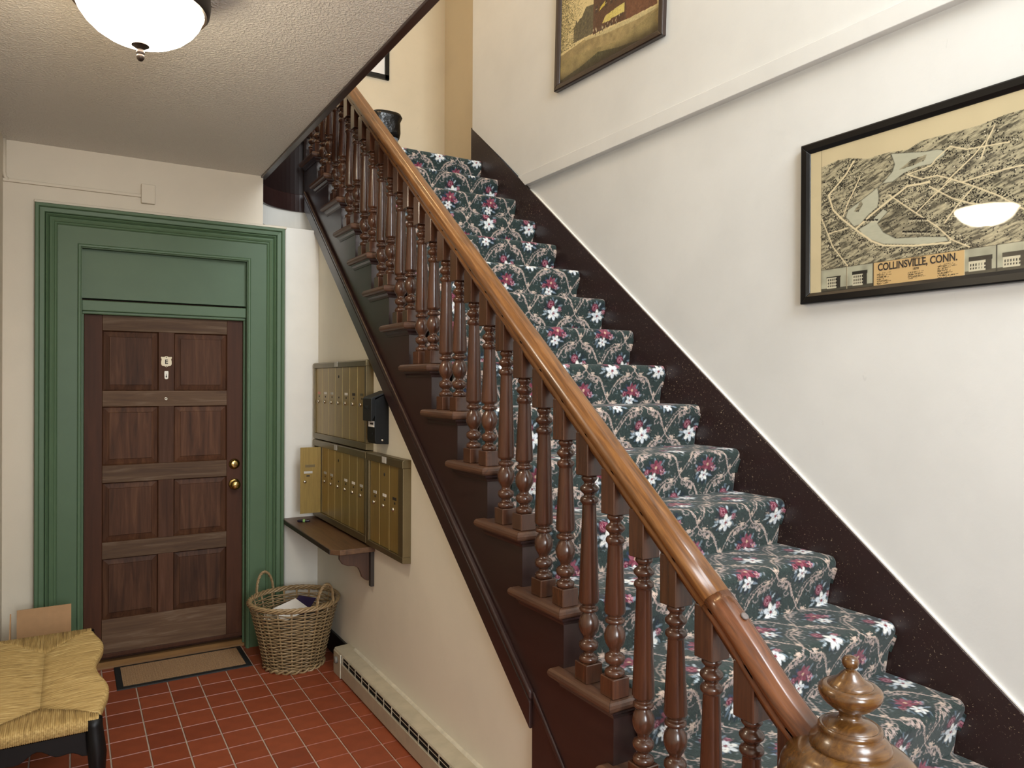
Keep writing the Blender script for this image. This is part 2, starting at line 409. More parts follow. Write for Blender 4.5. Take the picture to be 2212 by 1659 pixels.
MB().box(OX0, OX1, 4.745, 4.90, OZ-.003, OZ+.011).obj('jamb', GREENB, tr)
for x0, x1 in ((OX0+.003, OX0+.014), (OX1-.014, OX1-.003)):
    MB().box(x0, x1, 4.80, 4.822, .02, 2.035).obj('door_stop', GREENB, tr, bevel=.003)
MB().box(OX0+.003, OX1-.003, 4.775, 4.89, 2.045, 2.105).obj('transom_bar', GREEN, tr, bevel=.004)
MB().box(OX0+.003, OX1-.003, 4.79, 4.88, 2.028, 2.047).obj('transom_bead', GREEN, tr, bevel=.005)
MB().box(OX0+.003, OX1-.003, 4.795, 4.86, 2.118, OZ-.003).obj('transom_panel', GREENB, tr)

dr = struct(thing('door_1', 'brown eight-panel wooden door in the green casing', None, (.5, 4.82, .05)), 'brown eight-panel wooden door in the green casing')
DY = 4.822
RX = (.158, .45, .534, .834)
ROWS = [(1.593, 1.94), (1.163, 1.502), (.721, 1.063), (.277, .625)]
MB().box(.067, RX[0], DY, DY+.04, .06, 2.028).obj('stile', DOORS, dr, bevel=.002)
MB().box(RX[3], .926, DY, DY+.04, .06, 2.028).obj('stile', DOORS, dr, bevel=.002)
edges = [2.028] + [v for r in ROWS for v in (r[1], r[0])] + [.06]
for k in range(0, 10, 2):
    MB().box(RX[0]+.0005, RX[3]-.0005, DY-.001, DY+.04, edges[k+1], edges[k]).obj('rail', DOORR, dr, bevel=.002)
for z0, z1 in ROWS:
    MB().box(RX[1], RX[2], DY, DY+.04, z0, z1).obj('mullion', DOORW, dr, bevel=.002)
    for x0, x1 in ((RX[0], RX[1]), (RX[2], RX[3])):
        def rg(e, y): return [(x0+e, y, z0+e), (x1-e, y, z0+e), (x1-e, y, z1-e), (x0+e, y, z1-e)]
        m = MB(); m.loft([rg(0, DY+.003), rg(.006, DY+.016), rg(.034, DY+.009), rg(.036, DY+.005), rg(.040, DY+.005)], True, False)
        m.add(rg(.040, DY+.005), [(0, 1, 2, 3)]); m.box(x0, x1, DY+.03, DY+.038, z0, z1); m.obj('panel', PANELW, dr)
MB().box(.067, .926, DY-.008, DY+.002, .06, .082).obj('door_sweep', DOORS, dr, bevel=.002)
MB().lathe_dir([(.031,0),(.033,.004),(.030,.010),(.024,.013),(.023,.020),(.018,.022)], (.878, DY, 1.137), (0,-1,0), 24).obj('deadbolt', BRASS, dr)
MB().box(.876, .880, DY-.0235, DY-.021, 1.128, 1.146).obj('keyhole', INK, dr)
MB().lathe_dir([(.034,0),(.034,.004),(.026,.008),(.012,.012),(.011,.028),(.018,.034),(.027,.044),(.029,.054),(.026,.064),(.016,.070),(.004,.071)], (.878, DY, 1.012), (0,-1,0), 24).obj('door_knob', BRASS, dr)
pq = []
for x, z in [(0,-34),(10,-27),(24,-24),(29,-15),(29,0),(26,14),(31,24),(27,30),(20,28),(10,29),(5,33)]: pq.append((x/1000, z/1000))
pq = pq + [(-x, z) for x, z in reversed(pq[1:])]
pl = MB().prism([(.491+x, 1.766+z) for x, z in pq], 'y', DY-.006, DY).obj('letter_plaque', CREAMP, dr, bevel=.0015)
for z in (1.792, 1.738): MB().lathe_dir([(.0028,0),(.0028,.0015)], (.491, DY-.006, z), (0,-1,0), 10).obj('screw', INK, pl)
def text_mesh(name, body, size, loc, rot, mat, parent, ext=.0005, align='CENTER', squeeze=1.0, off=0.0):
    cu = bpy.data.curves.new(name, 'FONT'); cu.body = body; cu.size = size; cu.extrude = ext; cu.align_x = align; cu.offset = off; cu.space_character = 1.0
    t = bpy.data.objects.new('tmp_text', cu); COL.objects.link(t)
    bpy.context.view_layer.update()
    me = bpy.data.meshes.new_from_object(t.evaluated_get(bpy.context.evaluated_depsgraph_get()))
    COL.objects.unlink(t); bpy.data.objects.remove(t); bpy.data.curves.remove(cu)
    me.name = name
    me.transform(Matrix.Translation(Vector(loc)) @ rot.to_4x4() @ Matrix.Diagonal((squeeze, 1, 1, 1)))
    me.materials.clear(); me.materials.append(mat)
    o = link(name, me, parent); return o
ROT_FRONT = Matrix(((1,0,0),(0,0,-1),(0,1,0)))       # text facing -y, reading +x
ROT_SIDE = Matrix(((0,0,-1),(-1,0,0),(0,1,0)))       # text facing -x, reading -y
text_mesh('lettering', 'E', .036, (.491, DY-.0068, 1.7535), ROT_FRONT, INK, pl, off=.0008)
kp = MB().prism([(.4815,1.667),(.487,1.662),(.496,1.662),(.5015,1.667),(.503,1.70),(.5015,1.711),(.4815,1.711),(.480,1.70)], 'y', DY-.004, DY).obj('keyhole_plate', plain('white_enamel', 'DCD6C6', .3), dr, bevel=.001)
MB().prism([(.4905,1.694),(.4895,1.682),(.487,1.677),(.4895,1.672),(.4935,1.672),(.496,1.677),(.4935,1.682),(.4925,1.694)], 'y', DY-.0045, DY-.0035).obj('keyhole', INK, kp)
MB().lathe_dir([(.009,0),(.009,.003),(.006,.004),(.0055,.002)], (.491, DY-.001, 1.546), (0,-1,0), 16).obj('peephole', STEEL, dr)
th = struct(MB().prism([(4.80,0),(4.80,.012),(4.83,.03),(4.88,.03),(4.88,0)], 'x', OX0+.003, OX1-.003).obj('trim_threshold', wood('threshold_wood','6B4A2A','8C6840','x',1,.5)), 'worn wooden threshold under the brown door')
MB().box(OX0, OX1, 4.88, 4.95, 0, OZ).obj('door_backing', DOORS, dr)

# ================================================================== STAIRCASE
st = thing('staircase', 'dark wooden staircase with painted stringer and bare tread ends', 'staircase', (2.0, 2.9, 0))
# tread with rounded nose and separate mitred return
def tread_layers():
    out = []
    T, r = .034, .015
    for k in range(7):
        a = -PI/2 + PI*k/6
        out.append((r*(1-math.cos(a)), -T/2 + (T/2)*math.sin(a)))
    return out
LAY = tread_layers()
bm_, rm_ = MB(), MB()
bm_.loft([[(e, e, z), (XSK-XT, e, z), (XSK-XT, .30, z), (.04, .30, z), (.04, .04, z)] for e, z in LAY])
rm_.loft([[(e, e+.0012, z), (.0392, .0404, z), (.0392, .322-e, z), (e, .322-e, z)] for e, z in LAY])
TBM = mesh_of('tread', bm_.v, bm_.f); TBM.materials.append(TREADW)
TRM = mesh_of('tread_return', rm_.v, rm_.f); TRM.materials.append(TREADW)
cv = MB()
cvp = [(0, 0), (.021, 0), (.018, -.008), (.008, -.016), (.004, -.026), (0, -.026)]
cv.loft([[(XS-XT-p[0], .300, p[1]) for p in cvp], [(XS-XT-p[0], .030-p[0], p[1]) for p in cvp], [(.16, .030-p[0], p[1]) for p in cvp]])
CVM = mesh_of('cove_moulding', cv.v, cv.f); CVM.materials.append(DARK)
for i in range(IMIN, ITOP+1):
    y, z = ty(i), tz(i)
    link('tread', TBM, st, (XT, y, z)); 
    if i < ITOP:
        link('tread_return', TRM, st, (XT, y, z))
        link('cove_moulding', CVM, st, (XT, y, z-.034))
    zb = tz(i-1)+.0 if i > IMIN else 0
    MB().box(XS+.0005, XSK, y+.0312, y+.05, zb-.03 if i > IMIN else 0, z-.034).obj('riser', DARK, st)
# cut stringer
sp = [(.925, 0), (2.129, 0), (2.129, .461), (4.99, 2.80)]
top = []
for i in range(IMIN, ITOP+1):
    z0 = tz(i-1) - .034 if i > IMIN else 0
    top += [(ty(i)+.032, z0), (ty(i)+.032, tz(i)-.034)]
top = [p for p in top if p[0] < 5.05][1:]
poly = sp + [(5.05, tz(ITOP)-.3), (5.05, tz(ITOP)-.034)] + top[::-1]
MB().prism(poly, 'x', XS, XS+.019).obj('stringer', DARK, st)
def strip(pts, h0, h1, x0, x1, name, bev=.004):
    (ya, za), (yb, zb) = pts
    MB().prism([(ya, za+h0), (yb, zb+h0), (yb, zb+h1), (ya, za+h1)], 'x', x0, x1).obj(name, DARK, st, bevel=bev)
strip([(2.129, .461), (4.99, 2.80)], 0, .095, XS-.012, XS+.002, 'stringer_band')
strip([(2.117, .566), (4.99, 2.91)], 0, .030, XS-.020, XS+.002, 'stringer_bead', .007)
strip([(1.60, .07), (2.115, .566)], 0, .028, XS-.008, XS+.002, 'stringer_bead', .005)

# balustrade
bl = thing('stair_balustrade', 'oak handrail on turned dark balusters with an urn-topped newel', 'balustrade', (1.385, .945, 0))
XB = 1.380
def baluster(extra):
    q = .031; m = MB()
    m.box(-q, q, -q, q, 0, .058)
    lo = [(.022,.056),(.028,.060),(.0305,.067),(.029,.075),(.022,.079),(.018,.081),(.0155,.087),(.017,.092),(.021,.094),(.027,.098),(.0305,.107),(.0300,.116),(.025,.122),(.018,.125),(.0155,.130),(.017,.136),(.022,.144),(.028,.154),(.0315,.167),(.0318,.180),(.0285,.193),(.022,.204),(.0175,.210),(.0175,.213),(.026,.2135),(.0300,.218),(.0300,.224),(.026,.2285),(.0205,.229),(.020,.236),(.029,.241),(.0318,.248)]
    hi = [(.0215,.445),(.024,.448),(.028,.453),(.029,.461),(.025,.467),(.018,.470),(.0165,.476),(.022,.481),(.0295,.489),(.0295,.497),(.022,.504),(.0165,.508),(.0165,.514),(.021,.518),(.025,.524),(.025,.530),(.021,.534),(.020,.5375)]
    m.lathe(lo + [(r, z+extra) for r, z in hi], 20)
    m.box(-q, q, -q, q, .535+extra, .668+extra)
    me = mesh_of('baluster', m.v, m.f, m.s); me.materials.append(BALW); return me
BF, BR_ = baluster(0), baluster(.1)
for i in range(IMIN, ITOP):
    for k, (dy, me) in enumerate(((.045, BF), (.1725, BR_))):
        if i == IMIN and k == 0: continue
        link('baluster', me, bl, (XB, ty(i)+dy, tz(i)), .0025, 1)
prof = []
half = [(0,.040),(.014,.0392),(.021,.0365),(.025,.031),(.032,.0275),(.039,.021),(.0425,.011),(.041,.001),(.035,-.005),(.035,-.009),(.038,-.014),(.037,-.022),(.030,-.027),(.028,-.035),(.024,-.0365)]
prof = half + [(-u, n) for u, n in reversed(half) if u > 0]
def rail(path, name, mat, sc=None):
    R_ = []
    for k, (y, z) in enumerate(path):
        a = path[max(0, k-1)]; c = path[min(len(path)-1, k+1)]
        t = Vector((c[0]-a[0], c[1]-a[1])).normalized(); n = Vector((-t.y, t.x))
        if n.y < 0: n = -n
        s_ = sc[k] if sc else 1
        R_.append([(XB+.004+u*s_, y+n.x*h*s_, z+n.y*h*s_) for u, h in prof])
    m = MB(); m.loft(R_, True, True, True); o = m.obj(name, mat, bl)
    return o
HR = .652
rail([(y, nz(y)+HR) for y in np.linspace(1.312, 4.95, 24)], 'handrail', RAIL)
bz = []
P0, P1, P2, P3 = Vector((1.311, nz(1.311)+HR)), Vector((1.16, nz(1.16)+HR)), Vector((1.09, .885)), Vector((.99, .862))
for k in range(15):
    t = k/14; p = P0*(1-t)**3 + P1*3*t*(1-t)**2 + P2*3*t*t*(1-t) + P3*t**3; bz.append((p.x, p.y))
rail(bz, 'rail_fitting', RAILD)
pk = MB().lathe_dir([(.0095, -.004), (.0095, .0008), (.006, .0014)], (XB+.008, 1.222, nz(1.222)+HR+.0545), (0, -.62, .786), 16).obj('rail_plug', plain('grey_filler', '6C625E', .6), bl)
NX, NY = 1.385, .942
nw = MB()
nw.lathe([(.085,0),(.085,.14),(.075,.16),(.06,.18),(.055,.22),(.07,.26),(.072,.30),(.058,.36),(.05,.5),(.046,.66),(.05,.70),(.064,.715),(.064,.735),(.052,.745),(.05,.775),(.075,.79),(.10,.795)], 28, (NX, NY)).obj('newel_post', BALW, bl)
cap = MB().lathe([(.09,.792),(.112,.796),(.128,.806),(.136,.820),(.139,.838),(.136,.856),(.128,.872),(.115,.886),(.098,.896),(.080,.902),(.06,.904)], 40, (NX, NY)).obj('newel_cap', NEWELW, bl)
MB().lathe([(.078,.900),(.080,.904),(.080,.909),(.077,.916),(.070,.924),(.064,.930),(.062,.934),(.063,.938),(.062,.943),(.058,.946),(.054,.945),(.050,.949),(.040,.954),(.028,.958),(.0225,.963),(.0215,.968),(.024,.974),(.034,.980),(.048,.990),(.058,1.001),(.0625,1.012),(.0615,1.021),(.055,1.027),(.046,1.029),(.0445,1.0285),(.043,1.031),(.041,1.033),(.032,1.038),(.024,1.045),(.018,1.053),(.012,1.058),(.0085,1.060),(.0085,1.062),(.014,1.066),(.0168,1.073),(.0162,1.080),(.012,1.086),(.004,1.089)], 40, (NX, NY)).obj('urn_finial', NEWELW, bl)
# upper newel where the rail reaches the landing
MB().lathe([(.05,ZUP),(.05,ZUP+.25),(.035,ZUP+.3),(.045,ZUP+.5),(.035,ZUP+.75),(.055,ZUP+.8),(.05,ZUP+.9),(.02,ZUP+.95)], 20, (XB, 5.02)).obj('landing_newel', BALW, bl)

# ================================================================== CARPET RUNNER
CX0, CX1 = 1.452, XSK-.002
def carpet_path():
    P = []
    T = .012
    for i in range(ITOP, IMIN-1, -1):
        y, z = ty(i), tz(i)
        yb = ty(i+1)+.026 if i < ITOP else y+.6
        P.append((yb, z+T))
        P.append((y+.022, z+T))
        for k in range(1, 9):
            a = PI/2 + (PI*.62)*k/8
            P.append((y+.016 + .029*math.cos(a), z+T-.029 + .029*math.sin(a)))
        zb = (tz(i-1)+T) if i > IMIN else .004
        P.append((y+.014, (z+zb)/2 - .01)); P.append((y+.024, zb+.012)); 
    return P
cp = np.array(carpet_path())
seg = np.r_[0, np.cumsum(np.hypot(*np.diff(cp, axis=0).T))]
RES = .0042
ns = int(seg[-1]/RES); ss = np.linspace(0, seg[-1], ns)
cy_, cz_ = np.interp(ss, seg, cp[:, 0]), np.interp(ss, seg, cp[:, 1])
nx_ = int((CX1-CX0)/RES); xs_ = np.linspace(CX0, CX1, nx_)
# motif raster (one repeat, wraps)
PXM = .0025
TWD, THT = .31, .30
tw, tht = int(TWD/PXM), int(THT/PXM)
def L3(h): return np.array(lin(h)[:3])
def new_tile():
    yy, xx = np.mgrid[0:tht, 0:tw]
    im = np.zeros((tht, tw, 3)) + L3('2E3936')
    im *= (1 + .10*rng.standard_normal((tht, tw, 1)))
    return im
CIM = new_tile()
def splat(cx, cy, rx, ry, ang, col, soft=.25, a=1.0):
    R_ = int(max(rx, ry)/PXM)+3
    ix, iy = int(cx/PXM), int(cy/PXM)
    gy, gx = np.mgrid[-R_:R_+1, -R_:R_+1]
    px, py = gx*PXM - (cx-ix*PXM), gy*PXM - (cy-iy*PXM)
    c, s_ = math.cos(ang), math.sin(ang)
    d = np.hypot((px*c+py*s_)/rx, (-px*s_+py*c)/ry)
    w = np.clip((1+soft-d)/soft, 0, 1)*a
    Y, X = (gy+iy) % tht, (gx+ix) % tw
    CIM[Y, X] = CIM[Y, X]*(1-w[..., None]) + L3(col)*w[..., None]
def stroke(pts, r, col, a=1.0):
    for (x0, y0), (x1, y1) in zip(pts, pts[1:]):
        n = max(1, int(math.hypot(x1-x0, y1-y0)/(PXM*.8)))
        for k in range(n): t = k/n; splat(x0+(x1-x0)*t, y0+(y1-y0)*t, r, r, 0, col, .6, a)
def vine(pts, col, r=.0022, barb=1.0):
    stroke(pts, r, col, .8)
    for k, ((x0, y0), (x1, y1)) in enumerate(zip(pts, pts[1:])):
        t = math.atan2(y1-y0, x1-x0); sg = 1 if k % 2 else -1
        ln = (.006 + .007*random.random())*barb
        stroke([(x0, y0), (x0+ln*math.cos(t+sg*.75), y0+ln*math.sin(t+sg*.75))], r*.55, col, .8)
def calyx(x, y, ang, L_, col):      # pale acanthus cup where vines fork
    for q in (-.75, -.38, 0, .38, .75):
        l = L_*(1-.25*abs(q)); pts = [(x+l*t*math.cos(ang+q*(.35+.8*t)), y+l*t*math.sin(ang+q*(.35+.8*t))) for t in (0, .35, .7, 1)]
        for k in range(3): stroke(pts[k:k+2], (.0024, .0018, .0010)[k], col, .85)
def curl(x, y, ang, r0, turn, col):
    vine([(x+r0*(math.cos(ang+PI)+(1-t*.72)*math.cos(ang+t*turn)), y+r0*(math.sin(ang+PI)+(1-t*.72)*math.sin(ang+t*turn))) for t in np.linspace(0, 1, 15)], col, .0015, .7)
def lily(x, y, R_, rot):
    for k in range(6):
        a = k*PI/3+rot
        splat(x+R_*.62*math.cos(a), y+R_*.62*math.sin(a), R_*.58, R_*.27, a, '101820', .3, .8)
    for k in range(6):
        a = k*PI/3+rot
        splat(x+R_*.60*math.cos(a), y+R_*.60*math.sin(a), R_*.50, R_*.27, a, ('E2DFD8', 'CFD3D6')[k % 2], .35)
        stroke([(x, y), (x+R_*.62*math.cos(a), y+R_*.62*math.sin(a))], .0009, '5A2030', .75)
    splat(x, y, R_*.16, R_*.16, 0, '7A2A34', .5)
def rose(x, y, R_):
    splat(x, y, R_, R_, 0, '3A1020', .3, .9)
    for r, c in ((.88, '6A2638'), (.70, '9C6670'), (.52, '6E1F38'), (.36, 'AA7C84'), (.2, '64182F')):
        for k in range(22):
            a = k*2*PI/22
            if (k*3+int(r*50)) % 7 == 0: continue
            splat(x+r*R_*math.cos(a), y+r*R_*math.sin(a), R_*.13, R_*.10, a+1.57, c, .5, .85)
def star(x, y, R_, c1, c2):
    for k in range(7):
        a = k*2*PI/7; splat(x+R_*.55*math.cos(a), y+R_*.55*math.sin(a), R_*.5, R_*.24, a, c1 if k % 2 else c2, .35)
        stroke([(x, y), (x+R_*.7*math.cos(a), y+R_*.7*math.sin(a))], .0008, '3F0F1E', .7)
    splat(x, y, R_*.16, R_*.16, 0, 'C9A98E', .4)
def bouquet(x, y, kind, s=1.0):
    splat(x, y, .046*s, .050*s, .3, '141B20', .7, .55)
    for k in range(15):
        a = k*2*PI/15 + random.uniform(-.15, .15); r = random.uniform(.036, .052)*s
        c = random.choice(['8796A3', '5E6E7C', 'AAB6BC', '1A2233', '2C3A52', '73838C'])
        splat(x+r*math.cos(a), y+r*math.sin(a), .011*s, .0034*s, a+random.uniform(-.5, .5), c, .5, .85)
    if kind:
        rose(x-.017*s, y-.024*s, .0195*s); lily(x+.006*s, y+.019*s, .030*s, .3); star(x+.038*s, y-.004*s, .011*s, '8A4A5C', 'A4707C')
        for k in range(3): stroke([(x-.046*s+k*.007*s, y+.004*s), (x-.043*s+k*.007*s, y+.018*s)], .0012, 'A9B4BC', .8)
    else:
        star(x+.004*s, y-.022*s, .029*s, '74303F', '8A4A58'); lily(x-.003*s, y+.024*s, .021*s, .8); star(x+.040*s, y-.004*s, .013*s, '6E2A3E', 'B78490'); rose(x-.036*s, y-.006*s, .012*s)
VC = ['B8A297', 'A8968F', 'C4AE9E', '9C908D']
def diag(sx, x0, y0):
    return [(x0 + sx*TWD*t, y0 + THT*t + .022*math.sin(4*PI*t+1.0)) for t in np.linspace(0, 1, 36)]
for sx in (1, -1):
    p = diag(sx, TWD*.5, 0); vine(p, VC[0], .0018); stroke([(x+.005, y-.001) for x, y in p[4:15]], .0013, VC[2], .7); stroke([(x-.004, y+.003) for x, y in p[22:33]], .0013, VC[1], .7)
    vine([(x+.010, y+.012+.006*math.sin(k)) for k, (x, y) in enumerate(p[2:16])], VC[3], .0014, .8); vine([(x-.012, y-.011+.005*math.sin(k)) for k, (x, y) in enumerate(p[19:34])], VC[1], .0014, .8)
for ox, oy in ((TWD*.5, 0), (0, THT*.5)):
    for sx in (1, -1):
        calyx(ox+sx*.034, oy+.034, PI/2-sx*.95, .036, VC[2]); calyx(ox+sx*.072, oy-.060, -PI/2+sx*.5, .032, VC[0])
        calyx(ox+sx*.108, oy-.006, PI/2+sx*.3, .026, VC[2]); calyx(ox+sx*.058, oy+.062, PI/2+sx*.4, .026, VC[1])
        curl(ox+sx*.050, oy+.050, (0 if sx > 0 else PI), .022, sx*4.6, VC[1]); curl(ox+sx*.052, oy-.040, (PI*.9 if sx > 0 else PI*.1), .020, -sx*4.4, VC[3])
    for _ in range(60):
        splat(ox+random.uniform(0, TWD), oy+random.uniform(0, THT), random.uniform(.003, .007), .0016, random.uniform(0, 3), random.choice(['93857E', '7F8A90', 'A5938A', '6E7A7C', '141B1A', '4E5B58']), .5, .7)
    calyx(ox, oy-.012, PI/2, .026, VC[2])
bouquet(0, .002, 1, 1.16); bouquet(TWD/2, THT/2+.002, 0, 1.16)
CIM *= (1 + .12*rng.standard_normal(CIM.shape[:2]+(1,)))
S_, X_ = np.meshgrid(ss, xs_-CX0, indexing='ij')
fi, fj = (S_/PXM) % tht, (X_/PXM + 20) % tw
i0, j0 = fi.astype(int), fj.astype(int)
cols = CIM[i0 % tht, j0 % tw]
V = np.zeros((ns, nx_+2, 3))
tng = np.stack([np.gradient(cy_), np.gradient(cz_)], 1); tng /= np.linalg.norm(tng, axis=1)[:, None] + 1e-9
nrm = np.stack([tng[:, 1], -tng[:, 0]], 1)
nrm[nrm.sum(1) == 0] = (0, 1)
V[:, 1:-1, 0] = xs_[None]; V[:, 1:-1, 1] = cy_[:, None]; V[:, 1:-1, 2] = cz_[:, None]
inw = -nrm
flip = np.where(inw[:, 1] > .3, -1, 1)[:, None]; inw = inw*flip
inw[(np.abs(inw[:, 1]) < .3) & (inw[:, 0] < 0)] *= -1
for c, x in ((0, CX0), (-1, CX1)):
    V[:, c, 0] = x; V[:, c, 1] = cy_ + inw[:, 0]*.011; V[:, c, 2] = cz_ + inw[:, 1]*.011
V[:, 1, 0] += .0; 
nc = nx_+2
idx = np.arange(ns*nc).reshape(ns, nc)
F = np.stack([idx[:-1, :-1], idx[1:, :-1], idx[1:, 1:], idx[:-1, 1:]], -1).reshape(-1, 4)
def grid_mesh(name, V, F, C, mat, smooth=True):
    me = bpy.data.meshes.new(name); nv, nf = len(V), len(F)
    me.vertices.add(nv); me.vertices.foreach_set('co', V.astype(np.float32).ravel())
    me.loops.add(nf*4); me.loops.foreach_set('vertex_index', F.astype(np.int32).ravel())
    me.polygons.add(nf); me.polygons.foreach_set('loop_start', (np.arange(nf)*4).astype(np.int32))
    if smooth: me.polygons.foreach_set('use_smooth', np.ones(nf, bool))
    me.update(calc_edges=True)
    at = me.color_attributes.new('Col', 'FLOAT_COLOR', 'POINT')
    at.data.foreach_set('color', np.c_[C, np.ones(len(C))].astype(np.float32).ravel())
    me.materials.append(mat); return me
C_ = np.concatenate([cols[:, :1], cols, cols[:, -1:]], 1).reshape(-1, 3)
CARPET = attr_mat('floral_carpet_pile', .95, .5, 420, .004, .1, .15)
tag(link('carpet_runner', grid_mesh('carpet_runner', V.reshape(-1, 3), F, np.clip(C_, 0, 1), CARPET)), 'dark green floral stair carpet with roses, lilies and pale vines', 'carpet')

# ================================================================== BASEBOARD HEATER
ht = thing('baseboard_heater', 'long low beige baseboard heater against the tan wall', 'heater', (1.335, 3.0, 0))
HX, HY1, HY0, HZ = 1.290, 3.985, .95, .137
MB().box(HX+.014, XW, HY0, HY1+.12, .015, .125).obj('fin_core', DARKV, ht)
MB().prism([(HX+.004, .006), (HX+.010, .006), (HX+.010, .088), (HX, .088), (HX, .012)], 'y', HY0, HY1).obj('front_panel', HEATER, ht, bevel=.002)
MB().prism([(HX+.004, .128), (HX+.008, .136), (HX+.014, HZ+.002), (XW, HZ+.006), (XW, HZ), (HX+.014, HZ-.004), (HX+.008, .126)], 'y', HY0, HY1+.128).obj('top_cover', HEATER, ht, bevel=.0015)
MB().prism([(XW-.016, HZ+.004), (XW-.010, HZ+.012), (XW, HZ+.014), (XW, HZ+.004)], 'y', HY0, HY1+.02).obj('caulk_strip', HEATERW, ht, bevel=.002)
k = 0; y = 3.955
while y > HY0+.12:
    MB().box(HX+.001, HX+.004, y-.005, y, .086, .130).obj('louver_bar', HEATER, ht); y -= .1028
MB().box(HX+.002, HX+.004, HY0, HY1, .1135, .1155).obj('louver_rail', HEATER, ht)
MB().box(HX-.003, HX+.004, HY1-.004, HY1+.003, .004, .134).obj('end_seam', HEATERW, ht, bevel=.001)
ec = MB().prism([(HX, 0.0), (XW, 0.0), (XW, HZ), (HX, HZ-.01)], 'y', HY1+.003, HY1+.125).obj('end_cap', HEATER, ht, bevel=.002)
MB().lathe_dir([(.019,0),(.019,.01),(.016,.014),(.004,.014)], (HX, HY1+.065, .088), (-1,0,0), 18).obj('knob', plain('grey_knob', '77736C', .5), ht)
struct(MB().box(XW-.014, XW, HY1+.13, YD-.006, 0, .13).obj('baseboard_understair', BLACKP, bevel=.003), 'short black baseboard between heater and door wall')

# ================================================================== MAILBOXES
XM = 1.352     # door faces of the brass mailboxes
def mail_unit(name, label, y0, y1, z0, z1, doors, master, labels, openk=None, group='brass mailbox banks on the tan wall'):
    u = thing(name, label, 'mailbox', (XW, (y0+y1)/2, z0), group)
    fw = .034
    MB().box(XM+.012, XW, y0+.01, y1-.01, z0+.01, z1-.01).obj('back_box', BRASSF, u)
    d0, d1 = doors
    zl, zh = d0[2], d0[3]
    MB().prism([(XM-.012, zh), (XM-.012, z1-.006), (XM-.004, z1), (XW, z1), (XW, zh)], 'y', y0, y1).obj('top_rail', BRASSF, u, bevel=.002)
    MB().prism([(XM-.010, z0+.004), (XM-.010, zl), (XW, zl), (XW, z0)], 'y', y0, y1).obj('bottom_rail', BRASSF, u, bevel=.002)
    n = d1; pw = (d0[1]-d0[0])/n
    MB().box(XM-.009, XW, y0, d0[0]-.002, zl, zh).obj('side_rail', BRASSF, u, bevel=.002)
    if y1-d0[1] > .004: MB().box(XM-.009, XW, d0[1]+.002, y1, zl, zh).obj('side_rail', BRASSF, u, bevel=.002)
    MB().box(XM-.0135, XM-.0115, y0+pw*n*.52, y0+pw*n*.52+.055, (zh+z1)/2-.014, (zh+z1)/2+.016).obj('rail_label', PAPERG, u)
    for k in range(n):
        yb = d0[1] - pw*k; ya = yb - pw           # k = 0 is the far door
        zm = zl + (zh-zl)*.60
        if k == openk:
            MB().box(XM+.004, XM+.012, ya+.004, yb-.004, zl+.006, zh-.006).obj('open_slot', DARKV, u)
            yh = ya+.004
            dd = MB().box(XM-.005-(pw-.004), XM-.005, yh, yh+.004, zl, zh).obj('open_door', BRASSD, u, bevel=.001)
            xc = XM-.005-(pw-.004)
            def F_(x0, x1, za, zb, nm, mt): MB().box(xc+x0, xc+x1, yh-.0015, yh+.0005, za, zb).obj(nm, mt, dd)
            F_(.022, .075, zm+.002, zm+.016, 'name_slot', PAPERG); F_(.030, .090, zm+.040, zm+.056, 'tape_mark', BRASSF)
            F_(.038, .058, zm-.017, zm-.009, 'keyhole', INK)
            MB().lathe_dir([(.010,0),(.010,.004),(.007,.008),(.003,.009)], (xc+.028, yh, zm-.048), (0,-1,0), 14).obj('lock', STEEL, dd)
            continue
        if k: MB().box(XM-.0006, XM+.002, yb-.0012, yb+.0012, zl, zh).obj('edge_highlight', BRASSL, u)  # pale strip paints in the highlight along the bevelled door edges
        dd = MB().prism([(ya+.002, zl+.001), (yb-.002, zl+.001), (yb-.002, zh-.001), (ya+.002, zh-.001)], 'x', XM, XM+.004).obj('door', BRASSD, u, bevel=.0012)
        yc = (ya+yb)/2
        lc = labels[k]
        if lc: MB().box(XM-.0015, XM+.0005, yc-.026, yc+.020, zm+.002, zm+.016).obj('name_slot', lc, dd)
        MB().box(XM-.001, XM+.0005, yc-.012, yc+.002, zm-.018, zm-.008).obj('keyhole', INK, dd)
        MB().lathe_dir([(.011,0),(.011,.003),(.008,.008),(.003,.009)], (XM, yc+.012, zm-.045), (-1,0,0), 14).obj('lock', STEEL, dd)
        if k == master: MB().lathe_dir([(.009,0),(.009,.001)], (XM, yc, zh-.055), (-1,0,0), 12).obj('master_lock', INK, dd)
PINK = plain('pink_label', 'C98374', .7)
mail_unit('mailbox_bank', 'upper brass mailbox bank of seven closed doors', 3.735, 4.715, 1.286, 1.770, ((3.765, 4.690, 1.325, 1.736), 7), 3, [PINK, PAPER, PAPERG, None, PAPER, INK, BRASSF])
mail_unit('mailbox_bank', 'lower brass mailbox bank above the shelf with one door swung open', 3.735, 4.715, .792, 1.284, ((3.765, 4.690, .834, 1.243), 7), 3, [None, PAPERG, PAPERG, None, PAPER, PAPER, PAPERG], 0)
mail_unit('mailbox_bank', 'small brass mailbox bank of three doors beside the shelf bracket', 3.228, 3.722, .790, 1.282, ((3.290, 3.690, .822, 1.242), 3), 1, [PAPERG, PAPER, INK])

